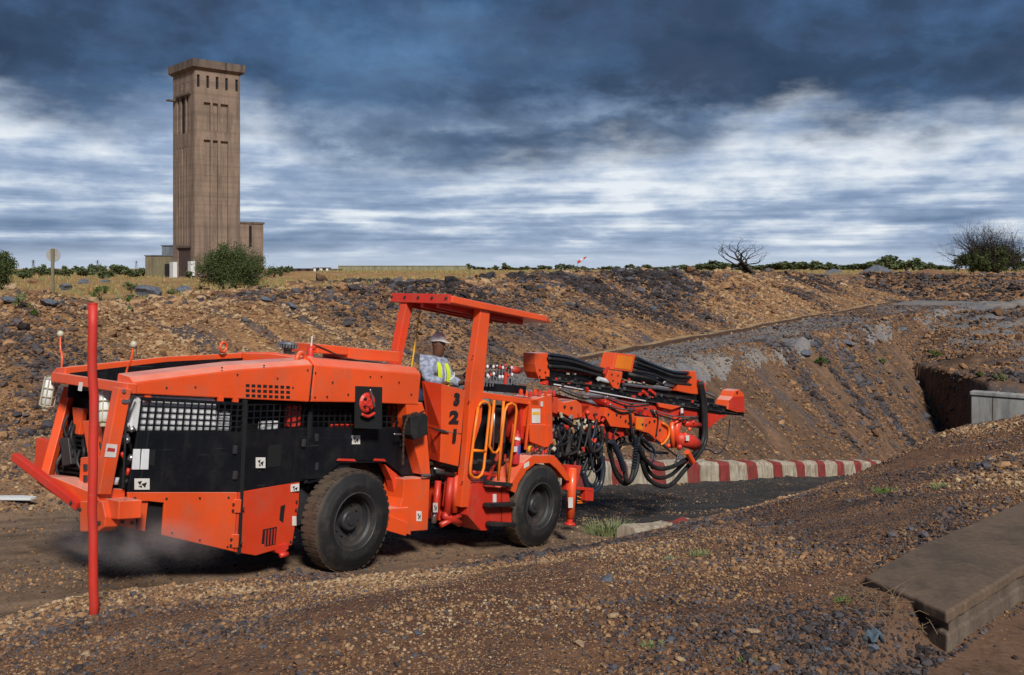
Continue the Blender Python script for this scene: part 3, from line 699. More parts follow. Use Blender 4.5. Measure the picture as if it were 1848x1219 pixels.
# --- black side panels
def grille(name, c4, nx, ny, bw, t, mat, par, frame=None):
    """lattice between four corners: top left, top right, bottom right, bottom left (rig points)"""
    m = MB(); tl, tr, br, bl = c4
    for i in range(nx + 1):
        s = i / nx; a = tl.lerp(tr, s); b = bl.lerp(br, s); m.beam(a, b, bw, t, (0, 1, 0))
    for j in range(ny + 1):
        s = j / ny; a = tl.lerp(bl, s); b = tr.lerp(br, s); m.beam(a + Vector((0, .002, 0)), b + Vector((0, .002, 0)), bw, t, (0, 1, 0))
    return m.build(name, mat, par)
pa = plate('side_panel', [(249, 779), (437, 781), (433, 888), (231, 888)], .12, .03, 'black_panel')
grille('mesh_grille', P3([(256, 722), (441, 731), (437, 781), (249, 779)], .125), 15, 5, .016, .012, 'black_panel', pa)
MB().prism(P3([(254, 717), (442, 727), (441, 731), (256, 722)], .12), (0, .03, 0)).build('panel_frame', 'black_panel', pa)
pb = plate('side_panel', [(444, 781, .12), (556, 772, .34), (551, 868, .34), (433, 888, .12)], .12, .03, 'black_panel')
grille('mesh_grille', P3([(447, 731, .125), (560, 729, .345), (556, 772, .345), (444, 779, .125)], .12), 10, 4, .014, .012, 'black_panel', pb)
m = MB().prism(P3([(563, 772, .345), (733, 772, .345), (736, 760, .345), (760, 857, .345), (726, 857, .345), (700, 842, .345), (688, 832, .345), (610, 832, .345), (590, 842, .345), (575, 866, .345), (553, 868, .345)], .345), (0, .03, 0))
pc = m.build('side_panel', 'black_panel', rig, .004)
grille('mesh_grille', P3([(565, 730), (642, 730), (642, 772), (563, 772)], .35), 8, 4, .014, .012, 'black_panel', pc)
grille('mesh_grille', P3([(689, 731), (734, 731), (734, 772), (689, 772)], .35), 5, 4, .014, .012, 'black_panel', pc)
MB().prism(P3([(642, 697), (690, 699), (689, 775), (641, 773)], .150), (0, .02, 0)).build('service_opening', 'void_black', pc)
# red blower seen in the opening
bl = MB(); c = p(663, 727, .13); bl.lathe([(0, -.035), (.045, -.04), (.06, -.02), (.10, -.02), (.125, .0), (.125, .03)], c, (0.1, 1, 0), 20)
blo = bl.build('blower', 'red_paint', pc)
for k in range(5):
    an = k * 1.256; MB().lathe([(0, -.045), (.014, -.045), (.014, -.01)], c + Vector((math.cos(an) * .08, 0, math.sin(an) * .08)), (0, 1, 0), 8).build('bolt', 'void_black', pc)
hose([(668, 703), (671, 715), (676, 735)], .085, .012, 'steel', 'lever', pc)
hose([(653, 748), (664, 752), (676, 746)], .10, .02, 'red_paint', 'pipe', pc)
# red and white things behind the meshes
m = MB().prism(P3([(240, 713), (392, 719), (392, 778), (232, 779)], .20), (0, .25, 0)).build('heat_shield', 'white_metal', rig, .03)
m = MB().prism(P3([(392, 744), (420, 745), (418, 779), (390, 778)], .24), (0, .2, 0)).build('heat_shield', 'white_metal', rig, .02)
MB().prism(P3([(520, 732), (546, 732), (543, 772), (520, 772)], .38), (0, .1, 0)).build('filter_housing', 'red_paint', rig, .02)
MB().prism(P3([(475, 762), (505, 760), (503, 776), (473, 777)], .32), (0, .1, 0)).build('alternator', 'white_metal', rig, .02)
MB().prism(P3([(600, 766), (680, 766), (680, 773), (600, 773)], .42), (0, .05, 0)).build('belt_guard', 'red_paint', rig, .01)
# strut pieces between hood and panels
for (x, y) in ((264, 714), (395, 717), (422, 719)): MB().prism(P3([(x, y), (x + 9, y + 1), (x + 8, y + 12), (x - 1, y + 11)], .14), (0, .03, 0)).build('hinge', 'orange_paint', side)
# round-cornered vent holes of the hood: black blocks on the face stand in for their inner dark
vh = MB()
for j in range(3):
    for i in range(8):
        x = 444 + i * 10.4; y = 693.5 + j * 9.0 + i * .45
        vh.prism(P3([(x, y), (x + 6.5, y + .2), (x + 6.5, y + 5.5), (x, y + 5.3)], .146), (0, .012, 0))
v = vh.build('vent_hole_shade', 'void_black', side); v['kind'] = 'stuff'
# panel furniture
MB().prism(P3([(268, 779), (270, 779), (252, 888), (250, 888)], .114), (0, .01, 0)).build('panel_edge', 'black_rubber', pa)
for (x0, x1) in ((242, 254), (257, 270)): MB().prism(P3([(x0, 811), (x1, 811), (x1 - 2, 848), (x0 - 3, 848)], .108), (0, .02, 0)).build('steel_cover', 'white_metal', pa, .004)
MB().prism(P3([(272, 812), (281, 812), (278, 841), (269, 840)], .112), (0, .012, 0)).build('slot', 'void_black', pa)
def label_plate(x, y, w, h, a, par, mark=True, slant=0):
    L = MB().prism(P3([(x, y), (x + w, y + slant), (x + w, y + h + slant), (x, y + h)], a), (0, .006, 0)).build('label_plate', 'label_white', par)
    if mark:
        for (u0, v0, u1, v1, u2, v2) in ((.2, .3, .5, .2, .36, .62), (.45, .5, .82, .34, .7, .84), (.24, .72, .48, .62, .5, .86)):
            MB().prism(P3([(x + w * u0, y + h * v0), (x + w * u1, y + h * v1), (x + w * u2, y + h * v2)], a - .002), (0, .003, 0)).build('print', 'black_ink', par)
    return L
label_plate(243, 864, 27, 20, .108, pa)
label_plate(462, 826, 17, 19, .150, pb); label_plate(635, 786, 15, 16, .335, pc)
MB().prism(P3([(484, 804, .20), (508, 802, .24), (506, 842, .24), (482, 844, .20)], .2), (0, .012, 0)).build('slot', 'void_black', pb)
# seams between the panels
MB().beam(p(442, 722, .13), p(430, 1000, .13), .03, .05).build('door_gap', 'void_black', rig)
MB().beam(p(561, 727, .33), p(552, 872, .35), .03, .05).build('door_gap', 'void_black', rig)
# --- lower skirts
ska = MB().prism(P3([(231, 889), (429, 889), (422, 996), (293, 966), (297, 908), (268, 905), (232, 905)], .11), (0, .03, 0)).build('skirt_panel', 'orange_paint', rig, .006)
MB().prism(P3([(266, 905), (298, 908), (294, 967), (262, 958)], .18), (0, .04, 0)).build('opening', 'void_black', rig)
skb = MB().prism(P3([(431, 889, .11), (541, 869, .33), (539, 912, .33), (527, 984, .31), (462, 1003, .17), (424, 997, .11)], .11), (0, .03, 0)).build('skirt_panel', 'deep_orange', rig, .006)  # shade of the inward-turned panel put into the darker orange
for (x, y) in ((431, 912), (427, 975)):
    h = MB().prism(P3([(x - 7, y - 10), (x + 5, y - 10), (x + 3, y + 14), (x - 9, y + 14)], .095), (0, .03, 0)).build('hinge', 'orange_paint', rig, .004)
    bolts(h, [(x - 10, y - 2), (x - 11, y + 9), (x + 8, y + 6)], .092)
MB().prism(P3([(507, 914, .255), (515, 911, .27), (511, 945, .27), (503, 947, .255)], .2), (0, .012, 0)).build('slot', 'void_black', skb)
gv = MB().prism(P3([(475, 956, .19), (500, 951, .24), (497, 983, .24), (471, 989, .19)], .2), (0, .012, 0)).build('slot', 'void_black', skb)
m = MB()
for k in range(4): 
    m.prism(P3([(479 + k * 5.5, 957 - k, .19 + k * .011), (481 + k * 5.5, 957 - k, .195 + k * .011), (479 + k * 5.5, 985 - k, .195 + k * .011), (477 + k * 5.5, 986 - k, .19 + k * .011)], .2), (0, .004, 0))
m.build('grate', 'red_paint', skb)
label_plate(525, 875, 15, 13, .29, skb, True, -2); label_plate(528, 932, 7, 17, .30, skb, False)
bolts(skb, [(535, 905), (534, 920), (531, 970), (524, 978)], .30)
MB().prism(P3([(494, 985), (520, 981), (522, 990), (512, 1001), (500, 999), (492, 992)], .25), (0, .2, 0)).build('tow_bracket', 'red_paint', rig, .01)
MB().tube(P3([(505, 1003), (519, 1000)], .22), .03, 10).build('tow_pin', 'red_paint', rig, smooth=True)
# --- rear end
plt = plate('bolted_plate', [(213, 903), (268, 906), (262, 960), (206, 946)], .14, .06, 'orange_paint')
bolts(plt, [(224, 919), (240, 919), (221, 942), (238, 944)], .135, .02)
MB().beam(p(250, 907, .13), p(247, 955, .13), .012, .02).build('seam_strip', 'dark_steel', plt)
np_ = plate('rear_post', [(215, 700), (238, 703), (201, 893), (178, 893)], .10, .12, 'orange_paint')
MB().prism(P3([(193, 801), (212, 803), (209, 826), (189, 825)], .094), (0, .006, 0)).build('label_plate', 'label_white', np_)
MB().prism(P3([(195, 808), (208, 810), (207, 816), (193, 815)], .092), (0, .004, 0)).build('print', 'label_red', np_)
MB().beam(q(126, 700, -2.85), q(83, 862, -3.05), .10, .10).build('rear_post', 'orange_paint', rig, .008)
MB().beam(q(131, 704, -2.75), q(112, 830, -2.8), .05, .22).build('inner_post', 'deep_orange', rig, .008)
xb = MB().beam(q(101, 681, f0 - .02), q(238, 702, f0 - .02), .11, .10).build('cross_beam', 'orange_paint', rig, .008)
ccc = q(145, 698, f0 - .08); MB().box(ccc, (.005, .07, .09)).build('label_plate', 'label_white', xb)
# lamps in wire cages
def cage_lamp(x0, y0, x1, y1, f, r=.062):
    a = q(x0, y0, f); b = q(x1, y1, f); L = MB().tube([a, a.lerp(b, .04), a.lerp(b, .8), a.lerp(b, .84)], [r * .6, r, r, r * .6], 14).build('lamp', 'lamp_glass', rig, smooth=True)
    MB().tube([a.lerp(b, .84), b], [r * .8, r * .6], 12).build('lamp_base', 'cream_plastic', L)
    m = MB(); d = (b - a).normalized(); x = d.orthogonal().normalized(); y = d.cross(x)
    for k in range(8):
        o_ = (x * math.cos(k * .785) + y * math.sin(k * .785)) * (r * 1.25); m.tube([a + o_, a.lerp(b, .84) + o_], .006, 5)
    for s in (0, .3, .56, .84):
        c0 = a.lerp(b, s); m.tube([c0 + (x * math.cos(k * .524) + y * math.sin(k * .524)) * (r * 1.25) for k in range(13)], .006, 5)
    m.build('lamp_cage', 'cream_plastic', L)
cage_lamp(94, 682, 82, 741, -3.08); cage_lamp(191, 704, 187, 770, -3.08)
# whip markers with a ball on top
def whip(pts, f, r):
    c = curve_pts([q(x, y, f) for x, y in pts], 6); w = MB().tube(c, r, 6).build('whip_marker', 'orange_paint', rig, smooth=True)
    e = c[0]; MB().lathe([(0, -.04), (.028, -.03), (.04, 0), (.028, .03), (0, .04)], e, (0, 0, 1), 10).build('marker_ball', 'cream_plastic', w, smooth=True)
whip([(109, 603), (109, 628), (112, 645), (111, 668)], -2.9, .012); whip([(241, 622), (237, 648), (229, 668), (227, 688)], -2.85, .013)
# rear machinery behind the frame
m = MB()
for k in range(9):
    y = 781 + k * 8.5; m.beam(q(98 + k * .6, y, -2.9), q(165, y + 9, -2.9), .03, .02)
m.build('oil_cooler', 'black_panel', rig)
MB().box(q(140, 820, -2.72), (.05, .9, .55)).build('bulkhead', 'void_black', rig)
MB().box(q(165, 770, -2.75), (.10, .5, .22)).build('battery_box', 'dark_steel', rig, .01)
MB().box(q(168, 745, -2.6), (.20, 1.2, .35)).build('bulkhead', 'dark_steel', rig, .01)
o = MB().prism([q(148, 760, -2.98), q(182, 758, -2.98), q(186, 800, -2.98), q(170, 838, -2.98), q(160, 835, -2.98)], (.08, 0, 0)).build('bracket', 'orange_paint', rig, .008)
o = MB().prism([q(108, 790, -2.99), q(122, 790, -2.99), q(128, 838, -2.99), q(112, 842, -2.99)], (.08, 0, 0)).build('bracket', 'dark_steel', rig, .008)
MB().prism([q(130, 735, -2.9), q(150, 738, -2.9), q(142, 785, -2.9), q(134, 783, -2.9)], (.06, 0, 0)).build('strut', 'orange_paint', rig, .006)
MB().tube([q(206, 770, -2.80), q(204, 850, -2.80)], .05, 12).build('filter', 'red_paint', rig, smooth=True)
rr = random.Random(3)
for k in range(16):
    x = rr.uniform(105, 200); y = rr.uniform(745, 840); c = [q(x + rr.uniform(-4, 4), y, -2.93), q(x + rr.uniform(-16, 16), y + 22, -2.98), q(x + rr.uniform(-12, 12), y + rr.uniform(36, 62), -2.9)]
    MB().tube(curve_pts(c, 6), rr.choice((.011, .016, .02)), 6).build('hose', rr.choice(('black_rubber', 'black_rubber', 'hose_blue')), rig, smooth=True)
for k in range(14):
    x = rr.uniform(208, 240); y = rr.uniform(722, 868)
    MB().tube([p(x, y, .2), p(x + rr.uniform(-6, 6), y + rr.uniform(6, 14), .2)], rr.choice((.02, .03, .035)), 8).build('fitting', rr.choice(('red_paint', 'white_metal', 'steel', 'dark_steel', 'black_rubber')), rig, smooth=True)
for (a, b) in (((243, 713), (228, 750)), ((228, 750), (222, 880))): MB().tube(P3([a, b], .12), .012, 6).build('pipe', 'black_rubber', rig)
MB().prism(P3([(213, 712), (246, 712), (238, 775), (206, 775)], .30), (0, .1, 0)).build('heat_shield', 'white_metal', rig, .01)
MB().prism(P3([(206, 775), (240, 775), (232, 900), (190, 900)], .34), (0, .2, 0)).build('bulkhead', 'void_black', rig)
bolts(np_, [(223, 706), (222, 724), (226, 725), (231, 724)], .094, .02, 'steel')
# lower rear bumper: slanted bar, side cheeks and box
bar = MB().beam(q(27, 824, -3.42), q(144, 914, -3.30), .085, .085).build('bumper_bar', 'red_paint', rig, .01)
m = MB().prism([q(66, 790, -3.0), q(80, 794, -3.0), q(94, 800, -3.0), q(90, 868, -3.0), q(76, 868, -3.0), q(60, 848, -3.0)], (.1, 0, 0)).build('side_cheek', 'deep_orange', rig, .008)
m = MB().prism([q(62, 858, -3.28), q(98, 862, -3.28), q(190, 900, -3.28), q(215, 905, -3.28), q(213, 938, -3.28), q(168, 935, -3.28), q(146, 926, -3.28), q(96, 893, -3.28), q(66, 872, -3.28)], (.25, 0, 0)).build('rear_bumper', 'orange_paint', rig, .01)
MB().prism([q(145, 826, -3.1), q(186, 822, -3.1), q(192, 905, -3.1), q(140, 905, -3.1)], (.15, 0, 0)).build('guard_box', 'orange_paint', rig, .01)
MB().prism([q(144, 905, -3.34), q(184, 905, -3.34), q(190, 934, -3.34), q(188, 952, -3.34), q(176, 960, -3.34), q(144, 960, -3.34)], (.15, 0, 0)).build('hitch_box', 'orange_paint', rig, .01)
for y in (838, 858, 878): MB().prism([q(150, y, -3.115), q(156, y, -3.115), q(156, y + 12, -3.115), q(150, y + 12, -3.115)], (.02, 0, 0)).build('slot', 'dark_steel', rig)
for (x, y) in ((79, 873), (96, 884), (118, 897), (132, 908), (147, 920), (182, 944)): 
    c = q(x, y, -3.33); MB().lathe([(0, -.03), (.02, -.03), (.02, .05)], c, (1, 0, 0), 8).build('bolt', 'dark_steel', rig)
MB().beam(p(185, 912, .2), p(212, 914, .2), .06, .12).build('cross_pin', 'dark_steel', rig)
MB().prism(P3([(178, 880), (226, 884), (226, 906), (176, 906)], .16), (0, .12, 0)).build('corner_block', 'orange_paint', rig, .01)
# --- things on the hood
def lift_ring(x, y, a, r, tube):
    c = p(x, y, a); m = MB(); m.tube([c + Vector((math.cos(t * .3927) * r, .25 * math.cos(t * .3927) * r, math.sin(t * .3927) * r)) for t in range(17)], tube, 8, False); m.build('lift_ring', 'orange_paint', rig, smooth=True)
lift_ring(543, 650, .30, .085, .027); lift_ring(403, 627, 1.45, .06, .018)
c = p(520, 628, .75)
ai = MB().lathe([(.05, -.12), (.05, -.02), (.11, .0), (.105, .05), (.0, .07)], c, (0, 0, 1), 20).build('air_intake', 'dark_steel', rig, smooth=True)
MB().lathe([(.10, .035), (.118, .04), (.118, .065), (.09, .07)], c, (0, 0, 1), 20).build('intake_ring', 'steel', ai)
fn = MB()
for k in range(18): fn.box(c + Vector((math.cos(k * .349) * .112, math.sin(k * .349) * .112, .018)), (.010, .010, .045))
fn.build('fins', 'grey_sheet', ai)
MB().lathe([(.055, -.20), (.055, -.09), (.0, -.09)], c, (0, 0, 1), 16).build('intake_neck', 'orange_paint', ai)
c = p(561, 630, .6); m = MB().lathe([(.045, -.1), (.045, .0), (.03, .03), (0, .035)], c, (0, 0, 1), 14).build('exhaust_cap', 'red_paint', rig, smooth=True)
MB().tube([c, c + Vector((0, 0, .16))], .01, 6).build('aerial', 'white_metal', m)
for (x0, x1, yt, yb) in ((572, 628, 621, 641), (629, 722, 627, 654)):
    b = MB().prism([p(x0, yt, .50), p(x1, yt + (x1 - x0) * .09, .50), p(x1, yb, .50), p(x0, yb - (x1 - x0) * .06, .50)], (0, .5, 0)).build('tool_box', 'orange_paint', rig, .012)
hose([(566, 622), (590, 632), (618, 645), (640, 650)], .49, .008)
bolts(side, [(555, 668), (560, 716), (428, 676), (476, 660), (400, 664)], .146, .01); bolts(fh, [(569, 673), (568, 717), (668, 680), (688, 680)], .155, .01)
# --- wheel arch trim and the box ahead of the rear wheel
m = MB(); arc = [(552, 872), (574, 866), (606, 835), (692, 834), (722, 858), (727, 905)]
for i in range(len(arc) - 1): m.prism([p(*arc[i], .345), p(*arc[i + 1], .345), p(*arc[i + 1], .345) + Vector((0, 0, .012)), p(*arc[i], .345) + Vector((0, 0, .012))], (0, -.06, 0))
m.build('arch_trim', 'black_panel', rig)
for (x0, x1) in ((612, 640), (678, 694)): MB().prism(P3([(x0, 828), (x1, 829), (x1 + 3, 833), (x0 - 3, 832)], .27), (0, .02, 0)).build('arch_strip', 'red_paint', rig)
MB().prism(P3([(694, 838), (724, 862), (727, 915), (716, 915), (708, 868)], .30), (0, .12, 0)).build('arch_end', 'deep_orange', rig, .006)
fb = plate('side_box', [(729, 865), (776, 863), (772, 957), (733, 960), (722, 915), (727, 900)], .14, .45, 'orange_paint')
MB().prism(P3([(706, 918), (738, 916), (742, 966), (716, 960), (690, 948), (694, 932)], .12), (0, .3, 0)).build('step_box', 'orange_paint', rig, .01)
MB().prism(P3([(697, 929), (738, 944), (733, 968), (688, 955)], .06), (0, .06, 0)).build('step_plate', 'orange_paint', rig, .008)
label_plate(752, 923, 9, 18, .133, fb)
MB().tube(P3([(776, 858), (762, 858)], .1), .02, 8).build('latch', 'steel', fb)
# --- black lamp box with bracket and hanging chain
lb = MB().prism(P3([(741, 752), (767, 746), (773, 752), (772, 785), (748, 795), (743, 786)], .0), (0, .16, 0)).build('lamp_box', 'black_rubber', rig, .014)
MB().beam(p(728, 762, .2), p(766, 742, .02), .05, .02).build('lamp_bracket', 'black_panel', rig)
m = MB(); ch = curve_pts(P3([(752, 744), (737, 752), (729, 775), (728, 800), (727, 838)], .05), 7)
for i in range(0, len(ch) - 1): m.tube([ch[i], ch[i + 1]], .016 if i % 2 else .010, 6)
m.lathe([(.0, -.03), (.022, 0), (0, .03)], ch[-1], (0, 0, 1), 8)
m.build('chain', 'kerb_earth', rig)
hose([(711, 784), (722, 784), (734, 783)], .2, .012, 'steel', 'pipe')
# --- operator station
p1 = MB().prism(P3([(764, 688, .42), (797, 693, .12), (796, 776, .12), (774, 771, .42)], 0), (0, .03, 0)).build('station_panel', 'deep_orange', rig, .004)  # rearward-facing side: its shade is painted by the deeper orange
p2 = MB().prism(P3([(797, 693), (840, 705), (833, 783), (796, 776)], .12), (0, .03, 0)).build('station_panel', 'orange_paint', rig, .004)
p3_ = MB().prism(P3([(774, 772, .42), (796, 777, .14), (794, 834, .14), (777, 829, .42)], 0), (0, .03, 0)).build('station_panel', 'deep_orange', rig, .004)
p4 = MB().prism(P3([(796, 777), (833, 784), (827, 842), (794, 834)], .14), (0, .03, 0)).build('station_panel', 'orange_paint', rig, .004)
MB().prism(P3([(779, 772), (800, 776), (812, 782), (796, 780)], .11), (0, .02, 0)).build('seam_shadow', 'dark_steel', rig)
MB().prism(P3([(840, 705), (846, 707), (834, 842), (827, 842)], .2), (0, .03, 0)).build('edge_gap', 'void_black', rig)
sf = MB(); sf.box((p(800, 700, .7).x, .85, p(800, 840, .14).z), (1.3, 1.0, .04)); sf.build('station_floor', 'dark_steel', rig)
MB().box((1.95, .75, 1.75), (.12, .5, .5)).build('seat_back', 'black_rubber', rig, .04)
MB().box((2.2, .75, 1.32), (.5, .5, .14)).build('seat', 'black_rubber', rig, .03)
for ch_, (cx_, cy_), hh, off in (('3', (824.5, 722), .158, 1.15), ('2', (819.5, 754.5), .165, 1.6), ('1', (820.5, 787.5), .165, 1.3)):
    cu = bpy.data.curves.new('number_digit', 'FONT'); cu.body = ch_; cu.size = hh * 1.36; cu.extrude = .003; cu.offset = .013; cu.align_x = 'CENTER'; cu.align_y = 'CENTER'; cu.shear = 0
    o = bpy.data.objects.new('number_digit', cu); COL.objects.link(o); o.data.materials.append(MATS['black_ink']); o.parent = rig
    c = p(cx_, cy_, .106); o.location = c; o.rotation_euler = (R(90), 0, 0); o.scale = (off, 1, 1)
# --- canopy
C0 = p(817, 534, .05); zr = C0.z; fe = p(1004, 577, .05)
def roofring(f, z, w0=.05, w1=1.16, th=.10): return [Vector((f, w0, z - th)), Vector((f, w0, z)), Vector((f, w1, z)), Vector((f, w1, z - th))]
sl_ = (fe.z - zr) / (fe.x - C0.x)
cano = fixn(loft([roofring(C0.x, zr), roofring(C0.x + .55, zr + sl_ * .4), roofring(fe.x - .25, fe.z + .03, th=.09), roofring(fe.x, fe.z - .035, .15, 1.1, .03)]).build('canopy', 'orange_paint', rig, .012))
MB().beam((C0.x - .02, .08, zr - .05), (C0.x - .02, 1.18, zr - .05), .05, .13).build('canopy_edge', 'red_paint', cano, .006)
for (aa) in (.35, .65, .95): MB().beam((C0.x + .05, aa, zr - .13), (fe.x - .5, aa, zr - .13 + sl_ * 1.6), .06, .08).build('roof_rib', 'red_paint', cano)
for k in range(5): MB().lathe([(0, -.02), (.018, -.02), (.018, .02)], (C0.x - .045, .12 + k * .26, zr - .04), (1, 0, 0), 8).build('bolt', 'dark_steel', cano)
post = plate('canopy_post', [(868, 556), (885, 558), (874, 690), (869, 760), (857, 800), (845, 916), (832, 916), (843, 800), (850, 690)], .10, .12, 'orange_paint')
bolts(post, [(853, 643), (846, 725), (834, 870)], .095, .012)
MB().beam(Vector((C0.x + .06, .95, zr - .06)), Vector((C0.x - .12, .95, p(734, 650, .95).z - .35)), .13, .14).build('canopy_post', 'deep_orange', rig, .008)
MB().tube([Vector((C0.x + .5, 1.1, zr - .1)), Vector((C0.x + .38, 1.1, 1.8))], .012, 6).build('grab_strap', 'yellow_paint', rig)
# control levers
cb = MB().box(p(900, 700, .5), (.75, .5, .12)).build('control_console', 'black_panel', rig, .01)
rr = random.Random(11)
for k in range(22):
    x = 868 + (k % 11) * 5.4 + rr.uniform(-1, 1); y0 = 662 if k < 11 else 678; a_ = .45 if k < 11 else .3
    b = p(x, y0 + 20, a_); t = p(x + 1.5, y0 + rr.uniform(-3, 3), a_)
    l = MB().tube([b, t], .010, 6).build('control_lever', 'steel', rig)
    MB().lathe([(0, -.03), (.018, -.02), (.022, .0), (.014, .025), (0, .03)], t, (0, 0, 1), 8).build('knob', rr.choice(('white_metal', 'red_paint', 'black_rubber', 'steel', 'white_metal')), l, smooth=True)
MB().tube(P3([(866, 660), (925, 668)], .5), .02, 8).build('lever_rail', 'red_paint', rig); MB().tube(P3([(922, 667), (936, 669)], .48), .055, 10).build('lever_handle', 'red_paint', rig, smooth=True)
MB().tube(P3([(913, 672), (911, 700)], .3), .025, 8).build('lever_stand', 'red_paint', rig)
for k in range(12):
    x = rr.uniform(815, 925); y = rr.uniform(668, 700); hose([(x, y), (x + rr.uniform(-6, 6), y + 7), (x + rr.uniform(-8, 12), y + 14)], .4, .012, rr.choice(('black_rubber', 'steel', 'white_metal')), 'hose')
# --- front body, rails, steps
tb = plate('top_bar', [(872, 708), (972, 722), (972, 733), (872, 719)], .12, .06, 'orange_paint')
fbx = plate('valve_cabinet', [(955, 724), (996, 712), (998, 800), (982, 808), (960, 800), (953, 770)], .12, .5, 'orange_paint')
plate('cabinet_side', [(939, 728), (957, 731), (955, 800), (941, 792)], .22, .3, 'red_paint')
MB().beam(p(957, 726, .11), p(948, 812, .11), .035, .03).build('cabinet_frame', 'orange_paint', rig, .005)
MB().beam(p(985, 706, .11), p(986, 806, .11), .05, .03).build('cabinet_frame', 'orange_paint', rig, .005)
MB().prism(P3([(956, 766), (994, 768), (992, 806), (984, 808), (958, 798)], .095), (0, .03, 0)).build('cabinet_door', 'orange_paint', fbx, .006)
label_plate(960, 738, 15, 26, .105, fbx, False, 0); MB().prism(P3([(961, 744), (974, 744), (974, 749), (961, 749)], .102), (0, .003, 0)).build('print', 'yellow_paint', fbx)
label_plate(976, 725, 4, 9, .105, fbx, False)
for k in range(8): 
    c = p(940 + k * 8.5, 706 + (k % 3) * 2, .2 + .1 * (k % 2)); MB().lathe([(0, .035), (.03, .02), (.035, -.02), (.03, -.06)], c, (0, 0, 1), 8).build('valve_cap', rr.choice(('red_paint', 'deep_orange', 'orange_paint')), rig)
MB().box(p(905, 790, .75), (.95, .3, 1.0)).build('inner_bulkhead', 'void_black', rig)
plate('inner_plate', [(885, 735), (918, 738), (912, 800), (884, 800)], .42, .03, 'dark_steel')
for (x0, y0, x1, y1, r, m_) in ((893, 726, 889, 812, .018, 'steel'), (908, 745, 900, 860, .03, 'deep_orange'), (930, 745, 922, 800, .03, 'deep_orange'), (862, 770, 866, 740, .02, 'steel'), (899, 820, 880, 866, .03, 'red_paint'), (912, 820, 908, 866, .02, 'red_paint'), (860, 832, 918, 838, .04, 'black_rubber'), (852, 852, 905, 860, .03, 'red_paint')):
    MB().tube(P3([(x0, y0), (x1, y1)], .38), r, 8).build('pipe', m_, rig, smooth=True)
def rail(pts, closed, a=.04, r=.021):
    c = P3(pts, a); c = c + [c[0]] if closed else c; MB().tube(c, r, 8).build('hand_rail', 'yellow_rail', rig, smooth=True)
rail([(863, 735), (867, 728), (873, 725), (880, 727), (884, 734), (883, 750), (873, 845), (869, 857), (862, 863), (854, 862), (848, 854), (849, 840), (856, 780)], True)
rail([(852, 813), (876, 815)], False); rail([(892, 722), (885, 790), (883, 805), (888, 816), (895, 818), (901, 810), (904, 795), (909, 724)], False, .08)
rail([(899, 868), (904, 800), (911, 742), (916, 731), (923, 728), (930, 732), (932, 742), (928, 780), (916, 880)], False, .06)
ex = MB().lathe([(0, .0), (.055, .0), (.06, .02), (.06, .40), (.045, .45), (.02, .46), (.02, .50), (.0, .5)], p(930, 838, .14), (p(934, 770, .14) - p(930, 838, .14)), 18).build('fire_extinguisher', 'label_red', rig, smooth=True)
for (y0, y1, mt) in ((790, 795, 'label_white'), (803, 820, 'label_blue')):
    a_, b_ = p(931.5, y1, .14), p(932.5, y0, .14); MB().tube([a_, b_], .0625, 18, False).build('extinguisher_label', mt, ex)
MB().prism(P3([(928, 806), (934, 806), (933, 816), (927, 816)], .072), (0, .003, 0)).build('print', 'label_white', ex)
bb = MB().lathe([(.05, -.03), (.055, 0), (.05, .02), (0.02, .03)], p(957, 811, .12), (0, 1, 0), 14).build('stop_button', 'yellow_paint', rig); MB().lathe([(0, -.07), (.03, -.06), (.035, -.03)], p(957, 811, .12), (0, 1, 0), 12).build('button_cap', 'label_red', bb)
for k in range(18):
    x = rr.uniform(945, 990); y = rr.uniform(796, 815); MB().tube(P3([(x, y), (x + rr.uniform(-6, 8), y + rr.uniform(3, 10))], .16), rr.choice((.015, .02, .028)), 7).build('fitting', rr.choice(('steel', 'dark_steel', 'black_rubber', 'red_paint')), rig)
# front mudguard
m = MB(); ar = [(916, 884), (928, 866), (945, 838), (960, 825), (1000, 824), (1012, 838), (1030, 866)]
for i in range(len(ar) - 1):
    a0, a1 = p(*ar[i], .03), p(*ar[i + 1], .03); up = Vector((0, 0, .015)); m.prism([a0, a1, a1 + up, a0 + up], (0, .36, 0))
    b0, b1 = Vector((3.86, a0.y, .615)), None
mg = m.build('mudguard', 'orange_paint', rig)
m = MB().prism(P3([(916, 884), (928, 866), (945, 838), (960, 825), (1000, 824), (1012, 838), (1030, 866), (1022, 868), (1004, 846), (992, 836), (966, 837), (950, 850), (936, 872), (930, 890)], .03), (0, .025, 0)).build('mudguard_lip', 'orange_paint', mg, .004)
label_plate(946, 838, 9, 8, .024, mg, False, -5)
stp = plate('step_housing', [(851, 874), (861, 871), (877, 879), (918, 882), (925, 944), (880, 941), (881, 958), (868, 958), (843, 930)], .10, .35, 'red_paint')
label_plate(890, 892, 6, 15, .094, stp, False)
MB().beam(p(905, 880, .095), p(905, 942, .095), .008, .01).build('seam_strip', 'dark_steel', stp)
for (x0, y0, x1, y1) in ((877, 872, 920, 875), (877, 912, 925, 910), (882, 946, 927, 947)):
    MB().beam(p(x0, y0, .02), p(x1, y1, .02), .12, .055).build('step', 'black_rubber', rig, .01)
